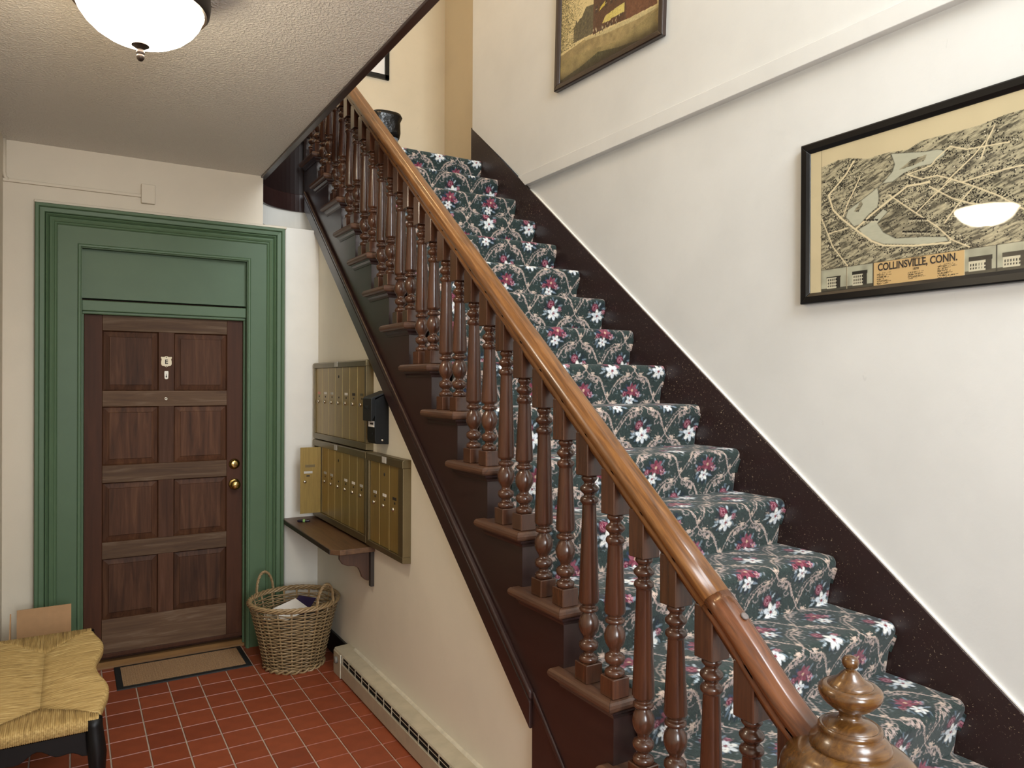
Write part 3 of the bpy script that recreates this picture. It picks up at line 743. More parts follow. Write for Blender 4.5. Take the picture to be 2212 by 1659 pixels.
bb = thing('wall_mailbox', 'narrow black metal mailbox hung beside the upper brass doors', 'mailbox', (XW, 3.56, 1.335))
BX0, BY0, BY1, BZ0, BZ1 = 1.310, 3.515, 3.625, 1.335, 1.570
MB().prism([(XW, BZ0), (BX0+.006, BZ0+.004), (BX0, BZ0+.02), (BX0, BZ1-.01), (XW, BZ1+.03)], 'y', BY0, BY1).obj('body', BLACKM, bb, bevel=.003)
MB().prism([(XW-.004, BZ1+.028), (XW-.004, BZ1+.036), (BX0-.016, BZ1+.004), (BX0-.022, BZ1-.004), (BX0-.022, BZ1-.115), (BX0-.019, BZ1-.118), (BX0-.014, BZ1-.006)], 'y', BY0-.006, BY1+.006).obj('lid', plain('grey_black_lid', '1E1E1E', .5, spec=.3), bb, bevel=.002)
MB().prism([(BX0-.016, BZ1-.005), (BX0-.001, BZ1+.000), (BX0-.001, BZ1-.085), (BX0-.019, BZ1-.115)], 'y', BY0-.006, BY0-.003).obj('lid_side', BLACKM, bb)
text_mesh('embossed_lettering', 'MAIL', .03, (BX0-.0225, (BY0+BY1)/2, BZ1-.058), ROT_SIDE, plain('raised_black', '1D1E1F', .4), bb)
lb = MB().box(BX0-.0015, BX0+.0005, BY0+.008, BY1-.02, BZ0+.088, BZ0+.118).obj('name_label', PAPER, bb)
MB().box(BX0-.002, BX0-.0014, BY0+.02, BY1-.045, BZ0+.100, BZ0+.109).obj('label_print', INK, lb)
MB().box(BX0-.004, BX0+.0005, BY0+.03, BY1-.03, BZ0+.052, BZ0+.06).obj('paper_hook', BLACKM, bb)
MB().lathe_dir([(.006,0),(.006,.002),(.003,.003)], (XW-.035, BY0, BZ0+.022), (0,-1,0), 12).obj('rivet', STEEL, bb)

# ================================================================== SHELF
sh = thing('mail_shelf', 'brown wooden shelf with scrolled bracket below the mailboxes', 'shelf', (XW, 4.2, .57))
SZ = .782
MB().prism([(1.155, YD-.007), (XW-.001, YD-.007), (XW-.001, 3.70), (1.195, 3.70), (1.155, 3.745)], 'z', SZ-.028, SZ).obj('shelf_board', SHELFW, sh, bevel=.003)
MB().box(1.1525, 1.1555, 3.747, YD-.008, SZ-.026, SZ-.002).obj('front_edge', SHELFD, sh)
br = [(XW-.002, SZ-.028), (1.205, SZ-.028), (1.206, SZ-.06), (1.222, SZ-.085), (1.25, SZ-.098), (1.285, SZ-.102), (1.305, SZ-.112), (1.318, SZ-.135), (1.328, SZ-.165), (1.345, SZ-.182), (1.358, SZ-.188), (XW-.002, SZ-.19)]
MB().prism(br, 'y', 3.745, 3.767).obj('bracket', wood('bracket_wood', '3A251A', '523626', 'z', 1, .45), sh, bevel=.003)
MB().box(XW-.02, XW, 3.715, 3.745, SZ-.215, SZ-.028).obj('wall_batten', SHELFD, sh, bevel=.002)
MB().box(XW-.02, XW, 3.767, YD-.007, SZ-.07, SZ-.028).obj('wall_batten', SHELFD, sh, bevel=.002)
pn = thing('marker_pen', 'short dark marker with green band lying on the mail shelf', 'pen', (1.235, 4.56, SZ))
c0, c1 = Vector((1.205, 4.575, SZ+.009)), Vector((1.275, 4.54, SZ+.009)); dv = c1-c0
MB().lathe_dir([(.004,0),(.008,.006),(.009,.03),(.009,.052),(.007,.07),(.003,.078)], c0, dv, 12).obj('barrel', plain('dark_pen', '201826', .3), pn)
MB().lathe_dir([(.0096,.034),(.0096,.048)], c0, dv, 12).obj('band', plain('green_band', '7FA860', .5), pn)

# ================================================================== WICKER BASKET
bk = thing('wicker_basket', 'tall round wicker waste basket with two loop handles', 'basket', (1.128, 4.345, 0))
BC = (1.128, 4.345); BH = .375
def br_(z): t = z/BH; return .160 + .072*t + .014*t*t
NST = 20
stakes = MB()
for k in range(NST):
    a = 2*PI*k/NST
    for off in (-.012, .012):
        stakes.tube([(BC[0]+br_(z)*math.cos(a+off), BC[1]+br_(z)*math.sin(a+off), z+.006) for z in np.linspace(0, BH, 6)], .0035, 5)
tag(stakes.obj('upright_stakes', WICK, bk), kind='stuff')
wv = MB(); z = .014; row = 0
while z < BH-.02:
    n = NST*6; path = []
    if True:
        for k in range(n):
            a = 2*PI*k/n; w = math.cos(a*NST/2 + (PI if row % 2 else 0))
            path.append((BC[0]+(br_(z)+.0080*w)*math.cos(a), BC[1]+(br_(z)+.0080*w)*math.sin(a), z + .0012*math.sin(3*a+row)))
        wv.tube(path, .0039, 5, True)
    row += 1; z += .0104
tag(wv.obj('woven_cane', WICK, bk), kind='stuff')
for nm, z, R0, cnt in (('rim', BH+.004, .249, 4), ('foot_rim', .010, .164, 2)):
    m = MB()
    for q in range(cnt):
        ph = 2*PI*q/cnt
        m.tube([(BC[0]+(R0+.010*math.cos(ph+11*a))*math.cos(a), BC[1]+(R0+.010*math.cos(ph+11*a))*math.sin(a), z+.010*math.sin(ph+11*a)) for a in np.linspace(0, 2*PI, 133)[:-1]], .0066, 6, True)
    m.obj(nm, WICK, bk)
for ang in (118, -62):
    a = math.radians(ang); m = MB()
    base = Vector((BC[0]+.247*math.cos(a), BC[1]+.247*math.sin(a), BH-.02)); t_ = Vector((-math.sin(a), math.cos(a), 0)); o_ = Vector((math.cos(a), math.sin(a), 0))
    for q in range(3):
        pth = []
        for k in range(25):
            u = k/24; th_ = PI*u
            c = base + t_*(.062*math.cos(th_)) + Vector((0, 0, 1))*(.145*math.sin(th_)**.8 if 0 < u < 1 else 0) + o_*(.012*math.sin(th_))
            w = 2*PI*(q/3 + u*4)
            pth.append(c + o_*(.0055*math.cos(w)) + Vector((0, 0, 1))*(.0055*math.sin(w)))
        m.tube(pth, .0052, 6)
    m.obj('handle', WICK, bk)
MB().lathe([(.155, .012), (.155, .02)], 24, BC).obj('basket_floor', WICK, bk)
def sheet(name, label, c, w, h, rz, tx, tyy, mat, th=.003, cat='paper'):
    m = MB().box(-w/2, w/2, -h/2, h/2, 0, th); me = mesh_of(name, m.v, m.f); me.materials.append(mat)
    o = link(name, me); o.location = c; o.rotation_euler = (tx, tyy, rz); tag(o, label, cat); return o
sheet('letter', 'white envelope lying on top inside the wicker basket', (1.10, 4.33, .322), .19, .13, .45, .35, -.12, PAPER)
sheet('letter', 'pale torn sheet tucked under the envelope in the basket', (1.05, 4.38, .300), .17, .11, -.3, .2, -.2, plain('aged_paper', 'BFB6A6', .8))
sheet('brochure', 'dark purple brochure leaning inside the wicker basket', (1.19, 4.41, .312), .11, .16, -.7, .38, .1, PURPLE, .004, 'brochure')
MB().lathe([(.02,.25),(.12,.262),(.17,.266),(.2,.27)], 20, BC).obj('liner', BAG, bk)

# ================================================================== DOORMAT
dm = thing('doormat', 'brown ribbed doormat with black rubber border at the door', 'doormat', (.565, 4.61, 0))
def ring(d, z): return [(.218+d, 4.430+d, z), (.914-d, 4.430+d, z), (.914-d, 4.795-d, z), (.218+d, 4.795-d, z)]
m = MB(); m.loft([ring(0, 0), ring(.004, .005), ring(.031, .007), ring(.033, .003)], True, False); m.obj('border', BLACKR, dm)
def mat_mat():
    m, N, L, B = new_mat('ribbed_mat_pile'); v = coords(N, L)
    w = N.new('ShaderNodeTexWave'); w.inputs['Scale'].default_value = 26; w.inputs['Distortion'].default_value = .6; w.inputs['Detail'].default_value = 2
    L.new(v, w.inputs['Vector'])
    L.new(ramp(N, L, noise(N, L, v, 120, 3), [(.3, lin('8A6848')), (.7, lin('AE8C66'))]), B.inputs['Base Color'])
    B.inputs['Roughness'].default_value = .95; bump(N, L, w.outputs['Fac'], B, .5, .004); return m
MB().box(.250, .882, 4.462, 4.764, .001, .0075).obj('pile', mat_mat(), dm)

# ================================================================== RUSH BENCH
bn = thing('rush_bench', 'long black bench with woven straw seat and scalloped edge', 'bench', (-.08, 3.52, 0))
def rush_mat(name, axis):
    m, N, L, B = new_mat(name); k = {'x': (2.5, 60, 60), 'y': (60, 2.5, 60)}[axis]
    v = coords(N, L, k); f = noise(N, L, v, 2.0, 5, .65, .4)
    L.new(ramp(N, L, f, [(.28, lin('7C6236')), (.5, lin('AE9057')), (.74, lin('CDB27A'))]), B.inputs['Base Color'])
    B.inputs['Roughness'].default_value = .75; bump(N, L, f, B, .6, .004); return m
RUX, RUY = rush_mat('rush_across', 'x'), rush_mat('rush_along', 'y')
SY0, SY1, SXL, SXR, SXC, SH = 2.985, 4.065, -.284, .096, -.092, .462
YA, YBK = 3.20, 3.82
def sc_edge(y):   # scalloped long edge
    t = (y-SY0)/(SY1-SY0); return .018*math.cos(t*2*PI*2.0 + PI) + .004
def seat_z(x, y):
    dx = min(abs(x-SXC)/.2, 1); s_ = .012*dx**.7
    e = min(min(x-SXL, SXR+.02-x)/.03, min(y-SY0, SY1-y)/.03, 1); e = max(e, 0)
    return SH - .014 + s_ - .022*(1-math.sqrt(max(0, 1-(1-e)**2)))
def strands(region, n, mat, name):
    m = MB()
    for k in range(n):
        pts, rr = region(k, n)
        if pts: m.tube(pts, rr, 5)
    return tag(m.obj(name, mat, bn, recalc=True), kind='stuff')
def long_side(sgn):
    def reg(k, n):
        y = SY0+.006 + (SY1-SY0-.012)*(k+.5)/n
        if y < YA: xi = SXC + sgn*(.2*(YA-y)/(YA-SY0))
        elif y > YBK: xi = SXC + sgn*(.2*(y-YBK)/(SY1-YBK))
        else: xi = SXC - sgn*.001
        xe = (SXR + sc_edge(y)) if sgn > 0 else (SXL - sc_edge(y)*.3)
        if (xe-xi)*sgn < .012: return None, 0
        pts = []
        for u in np.linspace(0, 1, 7):
            x = xi + (xe-xi)*u
            z = SH - .016*(1-min(1, abs(x-SXC)/.12)) + (.0012*math.sin(k*2.1))
            pts.append((x, y + .002*math.sin(k*1.7+u*4), z))
        pts += [(xe+sgn*.010, y, SH-.008), (xe+sgn*.010, y, SH-.028), (xe-sgn*.004, y, SH-.036)]
        return pts, .0046
    return reg
strands(long_side(1), 150, RUX, 'woven_seat_side'); strands(long_side(-1), 150, RUX, 'woven_seat_side')
def short_side(sgn):
    ye = SY0 if sgn < 0 else SY1; yi_ = YA if sgn < 0 else YBK
    def reg(k, n):
        x = SXL+.006 + (SXR-SXL-.012)*(k+.5)/n
        f = min(1, abs(x-SXC)/.2); yi = yi_ + (ye-yi_)*f
        if abs(ye-yi) < .012: return None, 0
        pts = []
        for u in np.linspace(0, 1, 5):
            y = yi + (ye-yi)*u; pts.append((x, y, SH - .016*(1-min(1, abs(x-SXC)/.12))*(1-u) - .002*u))
        pts += [(x, ye+sgn*.010, SH-.010), (x, ye+sgn*.011, SH-.038), (x, ye-sgn*.006, SH-.046)]
        return pts, .0040
    return reg
strands(short_side(-1), 58, RUY, 'woven_seat_end'); strands(short_side(1), 58, RUY, 'woven_seat_end')
MB().box(SXL+.004, SXR-.004, SY0+.004, SY1-.004, SH-.05, SH-.024).obj('seat_core', BLACKP, bn)
def apron_poly(L_):
    t = np.linspace(0, 1, 25)
    bot = [(u*L_, -.075 - .020*math.cos(u*2*PI*1) - .010*math.cos(u*2*PI*3)*(1 if .1 < u < .9 else 0) + (.03 if 0 else 0)) for u in t]
    return [(0, 0), (L_, 0)] + [(a, c) for a, c in reversed(bot)]
for y in (SY0+.004, SY1-.026):
    ap = MB(); ap.prism([(SXL+.03+a, SH-.040+c) for a, c in apron_poly(SXR-SXL-.06)], 'y', y, y+.022); ap.obj('apron', BLACKP, bn, bevel=.003)
for x in (SXL+.006, SXR-.020):
    ap = MB(); ap.prism([(SY0+.03+a, SH-.034+c) for a, c in apron_poly(SY1-SY0-.06)], 'x', x, x+.022); ap.obj('apron', BLACKP, bn, bevel=.003)
for x, sx in ((SXL+.022, -1), (SXR-.020, 1)):
    for y, sy in ((SY0+.006, -1), (SY1-.006, 1)):
        R_ = []
        for z, h, o in ((SH-.006, .026, 0), (SH-.03, .027, 0), (SH-.07, .029, .006), (.34, .030, .018), (.28, .026, .020), (.2, .020, .012), (.1, .016, .004), (.04, .015, .010), (.015, .022, .020), (0, .024, .024)):
            cx, cy = x+sx*o*.5, y+sy*o*.5
            R_.append([(cx+h*math.cos(2*PI*q/10+PI/10)*1.05, cy+h*math.sin(2*PI*q/10+PI/10)*1.05, z) for q in range(10)])
        MB().loft(R_, True, True, True).obj('leg', BLACKP, bn)

# ================================================================== CARDBOARD BOX
cb = thing('cardboard_box', 'open brown cardboard box with raised flaps behind the bench', 'box', (-.13, 4.42, 0))
KX0, KX1, KY0, KY1, KZ = -.285, .012, 4.16, 4.50, .335
m = MB(); t_ = .006
m.box(KX0, KX1, KY0, KY0+t_, 0, KZ); m.box(KX0, KX1, KY1-t_, KY1, 0, KZ); m.box(KX0, KX0+t_, KY0, KY1, 0, KZ); m.box(KX1-t_, KX1, KY0, KY1, 0, KZ); m.box(KX0, KX1, KY0, KY1, 0, t_)
m.obj('carton', CARD, cb)
MB().prism([(KY1-t_, KZ), (KY1, KZ), (KY1+.014, KZ+.142), (KY1+.008, KZ+.142)], 'x', KX0+.055, KX1-.004).obj('flap', CARD, cb)
MB().prism([(KY0+.17, KZ-.02), (KY1-.06, KZ-.02), (KY1-.07, KZ+.15)], 'x', KX0+.030, KX0+.036).obj('flap', CARD, cb)

# ================================================================== CEILING LIGHT
lx, ly = .185, 2.565
cl = thing('ceiling_light', 'round flush ceiling lamp with glowing glass bowl and bronze finial', 'lamp', (lx, ly, ZC))
BRZ = plain('dark_bronze', '2B211B', .4, .6, var=.15)
MB().lathe([(.12,2.936),(.165,2.925),(.192,2.905),(.202,2.880),(.204,2.850),(.200,2.822),(.192,2.812),(.184,2.812),(.183,2.83)], 48, (lx, ly)).obj('canopy_ring', BRZ, cl)
def glow():
    m, N, L, B = new_mat('glowing_alabaster_glass')
    B.inputs['Base Color'].default_value = lin('F2DFAE'); B.inputs['Roughness'].default_value = .25
    lw = N.new('ShaderNodeNewGeometry'); sp_ = N.new('ShaderNodeSeparateXYZ'); L.new(lw.outputs['Position'], sp_.inputs[0])
    mr = N.new('ShaderNodeMapRange'); mr.inputs['From Min'].default_value = 2.70; mr.inputs['From Max'].default_value = 2.87
    L.new(sp_.outputs['Z'], mr.inputs['Value'])
    c = ramp(N, L, mr.outputs[0], [(0, (1.0, .90, .74, 1)), (.6, (1.0, .86, .64, 1)), (1, (1.0, .66, .20, 1))])
    L.new(c, B.inputs['Emission Color']); B.inputs['Emission Strength'].default_value = LAMP_E; return m
LAMP_E = 47.0
MB().lathe([(.184,2.828),(.182,2.812),(.173,2.788),(.156,2.763),(.132,2.740),(.102,2.721),(.070,2.708),(.035,2.700),(.008,2.697)], 48, (lx, ly)).obj('glass_bowl', glow(), cl)
MB().lathe([(.004,2.704),(.024,2.700),(.026,2.694),(.016,2.688),(.010,2.682),(.012,2.676),(.0125,2.670),(.010,2.666),(.012,2.662),(.011,2.655),(.006,2.648),(.001,2.646)], 20, (lx, ly)).obj('finial', BRZ, cl)
for a in (.25, .25+2*PI/3, .25+4*PI/3):
    c, s_ = math.cos(a), math.sin(a)
    MB().tube([(lx+.200*c, ly+.200*s_, 2.892), (lx+.212*c, ly+.212*s_, 2.89), (lx+.222*c, ly+.222*s_, 2.898)], [.006, .005, .002], 8).obj('clip', BRZ, cl)

# upstairs hall lamp, warm, above the frame
ul = thing('hall_light', 'round warm ceiling lamp above the upstairs landing', 'lamp', (.95, 4.3, ZT))
m_ = bpy.data.materials.new('warm_lamp_glass'); m_.use_nodes = True
B_ = m_.node_tree.nodes['Principled BSDF']; B_.inputs['Emission Color'].default_value = (1, .66, .32, 1); B_.inputs['Emission Strength'].default_value = 100
MB().lathe([(.14, ZT-.02), (.14, ZT-.06), (.10, ZT-.11), (.03, ZT-.13)], 24, (.95, 4.3)).obj('glass_shade', m_, ul)
MB().lathe([(.16, ZT), (.16, ZT-.03), (.14, ZT-.03)], 24, (.95, 4.3)).obj('ring', BRZ, ul)

# ================================================================== CONDUIT AND BOX
cd = thing('cable_conduit', 'thin painted cable channel running along the wall above the door', 'conduit', (-.3, YD, 2.7))
MB().box(-.31, .349, YD-.018, YD, 2.711, 2.728).obj('channel', W_CREAM, cd, bevel=.003)
MB().tube([(-.304, YD-.012, ZC), (-.304, YD-.012, 2.76), (-.300, YD-.012, 2.735), (-.285, YD-.010, 2.72)], .009, 8).obj('elbow', W_CREAM, cd)
jb = MB().box(.348, .421, YD-.03, YD, 2.677, 2.788).obj('junction_box', W_CREAM, bevel=.004); tag(jb, 'small cream junction box above the green casing', 'junction box')

# ================================================================== FRAMED MAP
def inpoly(U, Vv, P):
    P = np.array(P, float); x0, y0 = P[:, 0], P[:, 1]; x1, y1 = np.roll(x0, -1), np.roll(y0, -1); ins = np.zeros(U.shape, bool)
    for a, b_, c, d in zip(x0, y0, x1, y1):
        if b_ == d: continue
        ins ^= ((b_ > Vv) != (d > Vv)) & (U < (c-a)*(Vv-b_)/(d-b_)+a)
    return ins
def dline(U, Vv, P):
    D = np.full(U.shape, 1e9)
    for (a, b_), (c, d) in zip(P, P[1:]):
        l2 = (c-a)**2+(d-b_)**2 + 1e-9; t = np.clip(((U-a)*(c-a)+(Vv-b_)*(d-b_))/l2, 0, 1)
        D = np.minimum(D, np.hypot(U-a-t*(c-a), Vv-b_-t*(d-b_)))
    return D
def vnoise(U, Vv, s, seed=0):
    r = np.random.default_rng(seed); g = r.random((64, 64)); x, y = U/s, Vv/s
    i, j = np.floor(x).astype(int), np.floor(y).astype(int); fx, fy = x-i, y-j
    fx, fy = fx*fx*(3-2*fx), fy*fy*(3-2*fy); A = lambda a, b_: g[a % 64, b_ % 64]
    return (A(i, j)*(1-fx)+A(i+1, j)*fx)*(1-fy)+(A(i, j+1)*(1-fx)+A(i+1, j+1)*fx)*fy
def mixc(im, w, col): im[:] = im*(1-w[..., None]) + L3(col)*w[..., None]
def print_mesh(name, im, y_left, y_right, z0, z1, x, mat):
    h, w = im.shape[:2]
    ys, zs = np.linspace(y_left, y_right, w), np.linspace(z0, z1, h)
    Z, Y = np.meshgrid(zs, ys, indexing='ij'); V = np.stack([np.full(Z.shape, x), Y, Z], -1).reshape(-1, 3)
    idx = np.arange(h*w).reshape(h, w); F = np.stack([idx[:-1, :-1], idx[1:, :-1], idx[1:, 1:], idx[:-1, 1:]], -1).reshape(-1, 4)
    return grid_mesh(name, V, F, np.clip(im, 0, 1).reshape(-1, 3), mat, False)
PRINT = attr_mat('printed_paper', .75, spec=.2)
MW, MH = 860, 600
U, Vv = np.meshgrid(np.arange(0, MW+.1, 2.2), np.arange(0, MH+.1, 2.2))
im = np.zeros(U.shape+(3,)) + L3('CBBC98')
im *= (1 + .06*(vnoise(U, Vv, 60, 1)-.5))[..., None]
sky = [(53,524),(129,535),(176,532),(266,506),(303,510),(351,509),(421,499),(477,519),(583,516),(683,517),(753,526),(822,527)]
line = np.interp(U[0], [p[0] for p in sky], [p[1] for p in sky])[None, :] + 0*U
land = (Vv < line) & (U > 53) & (U < 825) & (Vv > 94)
str_ = vnoise(U+Vv*.6, Vv*5-U*1.6, 34, 2)*.6 + vnoise(U*1.2+Vv*.4, Vv*7-U*2.4, 11, 3)*.4
base = np.zeros(U.shape+(3,)) + L3('A79E82'); 
mixc(base, np.clip((str_-.42)*3.4, 0, .82), '36332A'); mixc(base, np.clip((.36-str_)*4, 0, .8), 'C6BA98')
im[land] = base[land]
rv = [[(357,502),(438,486),(488,475),(531,472),(563,461),(558,443),(510,424),(461,425),(410,415),(364,393),(328,395),(304,384),(310,342),(304,309),(267,287),(229,254),(203,252),(167,295),(177,323),(222,343),(279,372),(328,401),(363,432),(372,458)],
      [(223,237),(267,253),(328,298),(346,283),(304,246),(329,207),(377,176),(479,165),(565,150),(575,133),(479,135),(329,161),(255,197)]]
water = np.zeros(U.shape, bool)
for P in rv:
    w_ = inpoly(U, Vv, P); water |= w_; im[w_] = L3('B4B29C')*(1+.08*(vnoise(U, Vv*4, 20, 5)-.5))[w_][:, None]
    mixc(im, np.clip(1.6-dline(U, Vv, P+P[:1])/1.5, 0, 1)*.7, '2C2A24')
for P in ([(387,432),(438,458),(494,463),(488,445),(444,435)], [(203,312),(235,349),(242,333),(223,305)], [(304,246),(341,273),(399,273),(522,184),(533,166),(451,169),(365,184),(329,213)]):
    w_ = inpoly(U, Vv, P); im[w_] = base[w_]*.75; water &= ~w_
roads = [[(202,513),(163,463),(88,402),(110,336),(150,292),(210,239),(280,181),(329,156),(451,136),(580,127)], [(54,316),(110,184),(178,96)], [(228,442),(203,395),(177,353),(157,303)], [(89,242),(177,251)],
  [(422,407),(478,377),(532,378),(584,352),(660,309),(736,262),(822,194)], [(210,239),(279,285),(376,339),(422,363),(505,360)], [(510,418),(531,440),(578,470),(634,444),(772,432)], [(725,500),(702,456),(683,400)],
  [(456,256),(533,193),(585,136),(646,101)], [(564,346),(659,417),(697,457)], [(505,344),(585,284),(660,247)], [(352,345),(456,256)], [(620,333),(731,343),(821,345)], [(422,407),(510,418)], [(584,352),(510,300),(456,256)], [(660,309),(600,250),(560,200)]]
rd = np.full(U.shape, 1e9)
for k, P in enumerate(roads): rd = np.minimum(rd, dline(U, Vv, P) - (1.6 if k in (0, 5) else .3))
# trees and houses strewn over the land
rg_ = np.random.default_rng(4)
hh, ww = U.shape
dens = np.clip(1.25 - np.abs(rd-9)/22, .12, 1)
for _ in range(9500):
    a, c = rg_.integers(0, hh), rg_.integers(0, ww)
    if not land[a, c] or water[a, c] or rd[a, c] < 3.5 or rg_.random() > dens[a, c]: continue
    im[max(0, a-1):a+1, max(0, c-1):c+1] = L3('1D1B17')*(.8+.6*rg_.random())
    if rg_.random() < .3: im[min(hh-1, a+1), c] = L3('C9BE9E')
for _ in range(420):
    a, c = rg_.integers(3, hh-3), rg_.integers(3, ww-5)
    if not land[a, c] or water[a, c] or rd[a, c] < 4 or rd[a, c] > 26: continue
    im[a-1:a+1, c:c+3] = L3('D9CFB2'); im[a+1, c:c+3] = L3('211E1A'); im[a-1:a+1, c+2] = L3('5A5445')
mixc(im, np.clip(2.3-rd, 0, 1)*land, 'DCCCA6')
for x, y, n in ((405, 195, 22), (430, 238, 14), (250, 268, 12)):   # long mill roofs
    for k in range(n):
        yy, xx = int((y-k*.9)/2.2), int((x+k*5)/2.2); im[yy:yy+3, xx:xx+2] = L3('1A1814'); im[yy-3:yy, xx:xx+1] = L3('CFC5A6')
def patch(u0, u1, v0, v1): return (U >= u0) & (U <= u1) & (Vv >= v0) & (Vv <= v1)
im[patch(287, 628, -1, 94)] = L3('C8A874')
for k, (u0, u1) in enumerate(((57, 170), (174, 286), (630, 733), (737, 845))):
    p_ = patch(u0, u1, -1, 93); im[p_] = (L3('A6A48E')*(.75+.5*vnoise(U, Vv, 25, 9))[..., None])[p_]
    im[patch(u0, u1, 0, 16)] = L3('4B473B'); 
    hb, wb = (58, 62) if k < 2 else (50, 74)
    cx = (u0+u1)/2
    im[patch(cx-wb/2, cx+wb/2, 14, hb)] = L3('C9C2A8'); im[patch(cx+wb*.22, cx+wb/2, 14, hb)] = L3('34312A'); im[patch(cx-wb/2-2, cx+wb/2+2, hb, hb+(14 if k else 5))] = L3('26241F')
    for r_ in range(3 if k < 2 else 2):
        for q in range(6):
            im[patch(cx-wb/2+4+q*9, cx-wb/2+8+q*9, 20+r_*13, 28+r_*13)] = L3('2A2822')
    mixc(im, ((Vv < 96) & (np.abs(U-u1-1.5) < 2)).astype(float), '2C2A24')
for (u0, v0, n, wd) in ((303, 50, 15, 60), (425, 40, 9, 75), (535, 52, 17, 75)):
    for r_ in range(n):
        v_ = v0-r_*3.0
        if v_ < 3: break
        L_ = wd*(.4+.6*rg_.random())
        q = (np.abs(Vv-v_) < 1.1) & (U > u0) & (U < u0+L_) & (rg_.random(U.shape) < .62); im[q] = L3('4A3D28')
mixc(im, ((np.abs(Vv-94.5) < 1.2) & (U > 56)).astype(float)*.8, '3A352A'); mixc(im, (np.abs(U-54) < 1.1).astype(float)*.7*(Vv > 0), '5A523F')
YL, YRr, MZ0, MZ1 = 2.030, 1.170, 2.030, 2.630
XF = XR-.034
mp = thing('framed_map', 'black framed sepia town map print on the stair wall', 'picture', (XR, 1.6, 1.99))
pr = link('map_print', print_mesh('map_print', im, YL, YRr, MZ0, MZ1, XR-.022, PRINT), mp)
def frame4(root, x0, x1, ya, yb, z0, z1, w, mat, lip):
    # mitred frame: ya > yb
    def side(P): 
        m = MB(); m.loft(P); m.obj('frame_side', mat, root, bevel=.003)
    def q(ax, az, d): return (ax, az, d)
    out = [(ya, z0), (yb, z0), (yb, z1), (ya, z1)]; inn = [(ya-w, z0+w), (yb+w, z0+w), (yb+w, z1-w), (ya-w, z1-w)]
    for k in range(4):
        j = (k+1) % 4
        R_ = []
        for e in (k, j):
            o, i_ = out[e], inn[e]; md = ((o[0]+2*i_[0])/3, (o[1]+2*i_[1])/3)
            R_.append([(x1, *o), (x0+.004, *o), (x0, o[0]+(i_[0]-o[0])*.15, o[1]+(i_[1]-o[1])*.15), (x0, *md), (x0+lip, *i_), (x1, *i_)])
        side(R_)
frame4(mp, XF, XR, 2.072, 1.128, 1.990, 2.670, .045, FRAMEB, .010)
MB().add([(XR-.0245, YL, MZ0), (XR-.0245, YRr, MZ0), (XR-.0245, YRr, MZ1), (XR-.0245, YL, MZ1)], [(0, 1, 2, 3)]).obj('glazing', GLASSP, mp, recalc=False)
XTX = XR-.0228
text_mesh('lettering', 'COLLINSVILLE, CONN.', .039, (XTX, YL-.4575, MZ0+.061), ROT_SIDE, INK, pr, .0002, squeeze=.76, off=.0009)
text_mesh('lettering', 'VIEW OF', .012, (XTX, YL-.463, MZ0+.0845), ROT_SIDE, INK, pr, .0002)
text_mesh('lettering', '1878', .012, (XTX, YL-.457, MZ0+.047), ROT_SIDE, INK, pr, .0002)

# ================================================================== FRAMED STREET PRINT
P1 = thing('framed_street_print', 'dark framed coloured street scene print high on the stair wall', 'picture', (XRU, 3.4, 3.5))
PW, PH = 920, 690
U, Vv = np.meshgrid(np.arange(0, PW+.1, 3.2), np.arange(0, PH+.1, 3.2))
im = np.zeros(U.shape+(3,)) + L3('D2BF8C')
def fill(P, col, a=.12, sd=1, sc=14):
    w_ = inpoly(U, Vv, P); im[w_] = (L3(col)*(1-a+2*a*vnoise(U, Vv, sc, sd))[..., None])[w_]
fill([(-5,160),(260,190),(500,150),(760,130),(925,130),(925,-5),(-5,-5)], '8E7E54', .25, 3, 40)
fill([(-5,170),(230,186),(470,160),(720,140),(925,132),(925,120),(600,60),(200,120),(-5,140)], '97845A', .25, 5, 30)
fill([(-5,15),(240,38),(390,66),(580,28),(800,0),(925,5),(925,-5),(-5,-5)], '45442C', .45, 6, 9)
fill([(135,205),(135,300),(220,335),(262,378),(335,366),(370,400),(370,190),(240,200)], '5A523E', .3, 7, 7)
fill([(335,185),(335,700),(800,700),(840,160),(640,160),(470,180)], '553828', .3, 8, 7)
fill([(640,158),(640,700),(870,700),(900,145)], '6A4430', .25, 9, 9)
for k in range(5):
    for q in range(6):
        x, y = 355+q*46, 300+k*75; fill([(x, y), (x+20, y+2), (x+20, y+46), (x, y+44)], '3B2C26', .2, 10); fill([(x+2, y+22), (x+18, y+23), (x+18, y+26), (x+2, y+25)], 'B8A57E')
for k in range(3):
    for q in range(4): x, y = 155+q*40, 240+k*35; fill([(x, y), (x+14, y+1), (x+14, y+22), (x, y+21)], '4A4334')
fill([(238,192),(372,177),(473,166),(734,150),(925,133),(925,122),(734,124),(463,147),(373,162),(268,176)], 'BDAE80', .1, 11)
fill([(452,252),(523,258),(501,208),(424,219)], 'C9B766', .15, 12, 5); fill([(528,259),(626,262),(626,210),(501,216)], 'CDBC6C', .15, 13, 5); fill([(405,322),(450,342),(446,318),(388,302)], 'C2AC4A', .15, 14, 5)
for k in range(8): fill([(425+k*12, 200), (429+k*12, 200), (429+k*12, 170+k), (425+k*12, 170+k)], '2E231F')
fill([(455,255),(459,255),(459,150),(455,150)], 'C8B88A')
for _ in range(2600):
    x, y = abs(rng.normal(0, 95)), rng.uniform(190, 690)
    a, c = int(y/3.2), int(x/3.2)
    if a < im.shape[0]-1 and c < im.shape[1]-1: im[a:a+1, c:c+2] = L3(random.choice(['5A5330', '6E6438', '463F2A', '7D7245']))
im *= (1 + .16*(vnoise(U, Vv, 7, 21)-.5) + .10*rng.standard_normal(U.shape))[..., None]
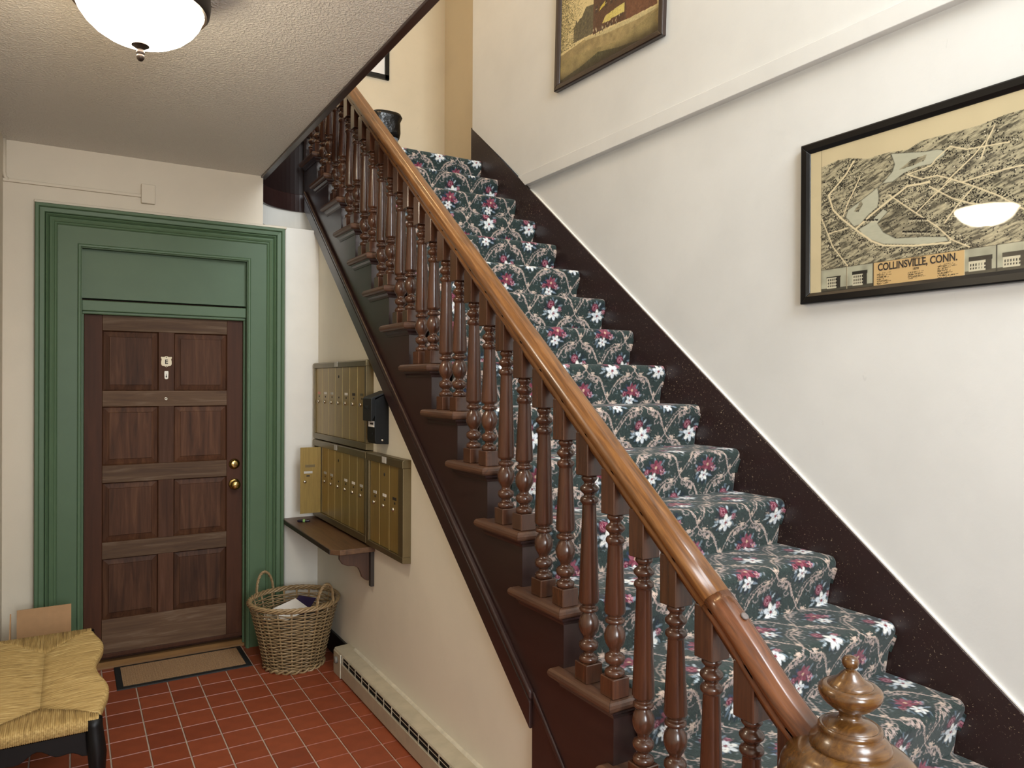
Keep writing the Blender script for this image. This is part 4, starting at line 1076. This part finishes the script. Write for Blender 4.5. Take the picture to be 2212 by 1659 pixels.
mixc(im, np.clip(1-(Vv-8-U*.012)/46, 0, 1)*.75, '2A1E14')
for _ in range(40):
    x, y = rng.uniform(330, 640), rng.uniform(165, 205); fill([(x, y), (x+5, y), (x+5, y+14), (x, y+14)], random.choice(['2A2320', 'C9BB9A', '54463A']))
TILT = -.036
ppr = link('street_print', print_mesh('street_print', im, 3.880, 2.960, 3.545, 4.235, XRU-.012, attr_mat('varnished_print', .32, .25, 9, .02, .5)), P1)
frame4(P1, XRU-.032, XRU, 3.925, 2.915, 3.500, 4.280, .045, FRAMED, .014)
P1.rotation_euler = (.0, 0, 0)
P1.rotation_euler[0] = -TILT

# ================================================================== UPSTAIRS PICTURE AND BIN
P2 = thing('hall_picture', 'small black framed white print on upstairs wall', 'picture', (2.2, YB, 4.34))
x0, x1, z0, z1, w = 1.95, 2.425, 4.335, 4.87, .04
for a in ((x0, x1, z0, z0+w), (x0, x1, z1-w, z1), (x0, x0+w, z0, z1), (x1-w, x1, z0, z1)):
    MB().box(a[0], a[1], YB-.025, YB, a[2], a[3]).obj('frame_side', FRAMEB, P2, bevel=.002)
MB().box(x0+w, x1-w, YB-.008, YB-.004, z0+w, z1-w).obj('print_sheet', PAPER, P2)
MB().box(x1-.135, x1-.125, YB-.0095, YB-.008, z0+.12, z0+.30).obj('printed_line', INK, P2)
bi = thing('waste_bin', 'grey bin with black bag liner on the upstairs landing', 'bin', (2.18, 5.75, ZUP))
cx, cy = 2.205, 5.78
def rr(hx, hy, z, wob=0):
    return [(cx+hx*math.copysign(abs(math.cos(a))**.5, math.cos(a))*(1+wob*math.sin(5*a)), cy+hy*math.copysign(abs(math.sin(a))**.5, math.sin(a))*(1+wob*math.cos(4*a)), z) for a in np.linspace(0, 2*PI, 33)[:-1]]
MB().loft([rr(.09, .12, ZUP), rr(.115, .15, ZUP+.38)], True, True, True).obj('bin_body', BING, bi)
m = MB(); m.loft([rr(.12, .155, ZUP+.31, .03), rr(.128, .165, ZUP+.35, .03), rr(.125, .16, ZUP+.44, .02), rr(.142, .175, ZUP+.475, .04), rr(.128, .165, ZUP+.505, .05), rr(.08, .11, ZUP+.49, .03)], True, True, True)
m.obj('bag_liner', BAG, bi)
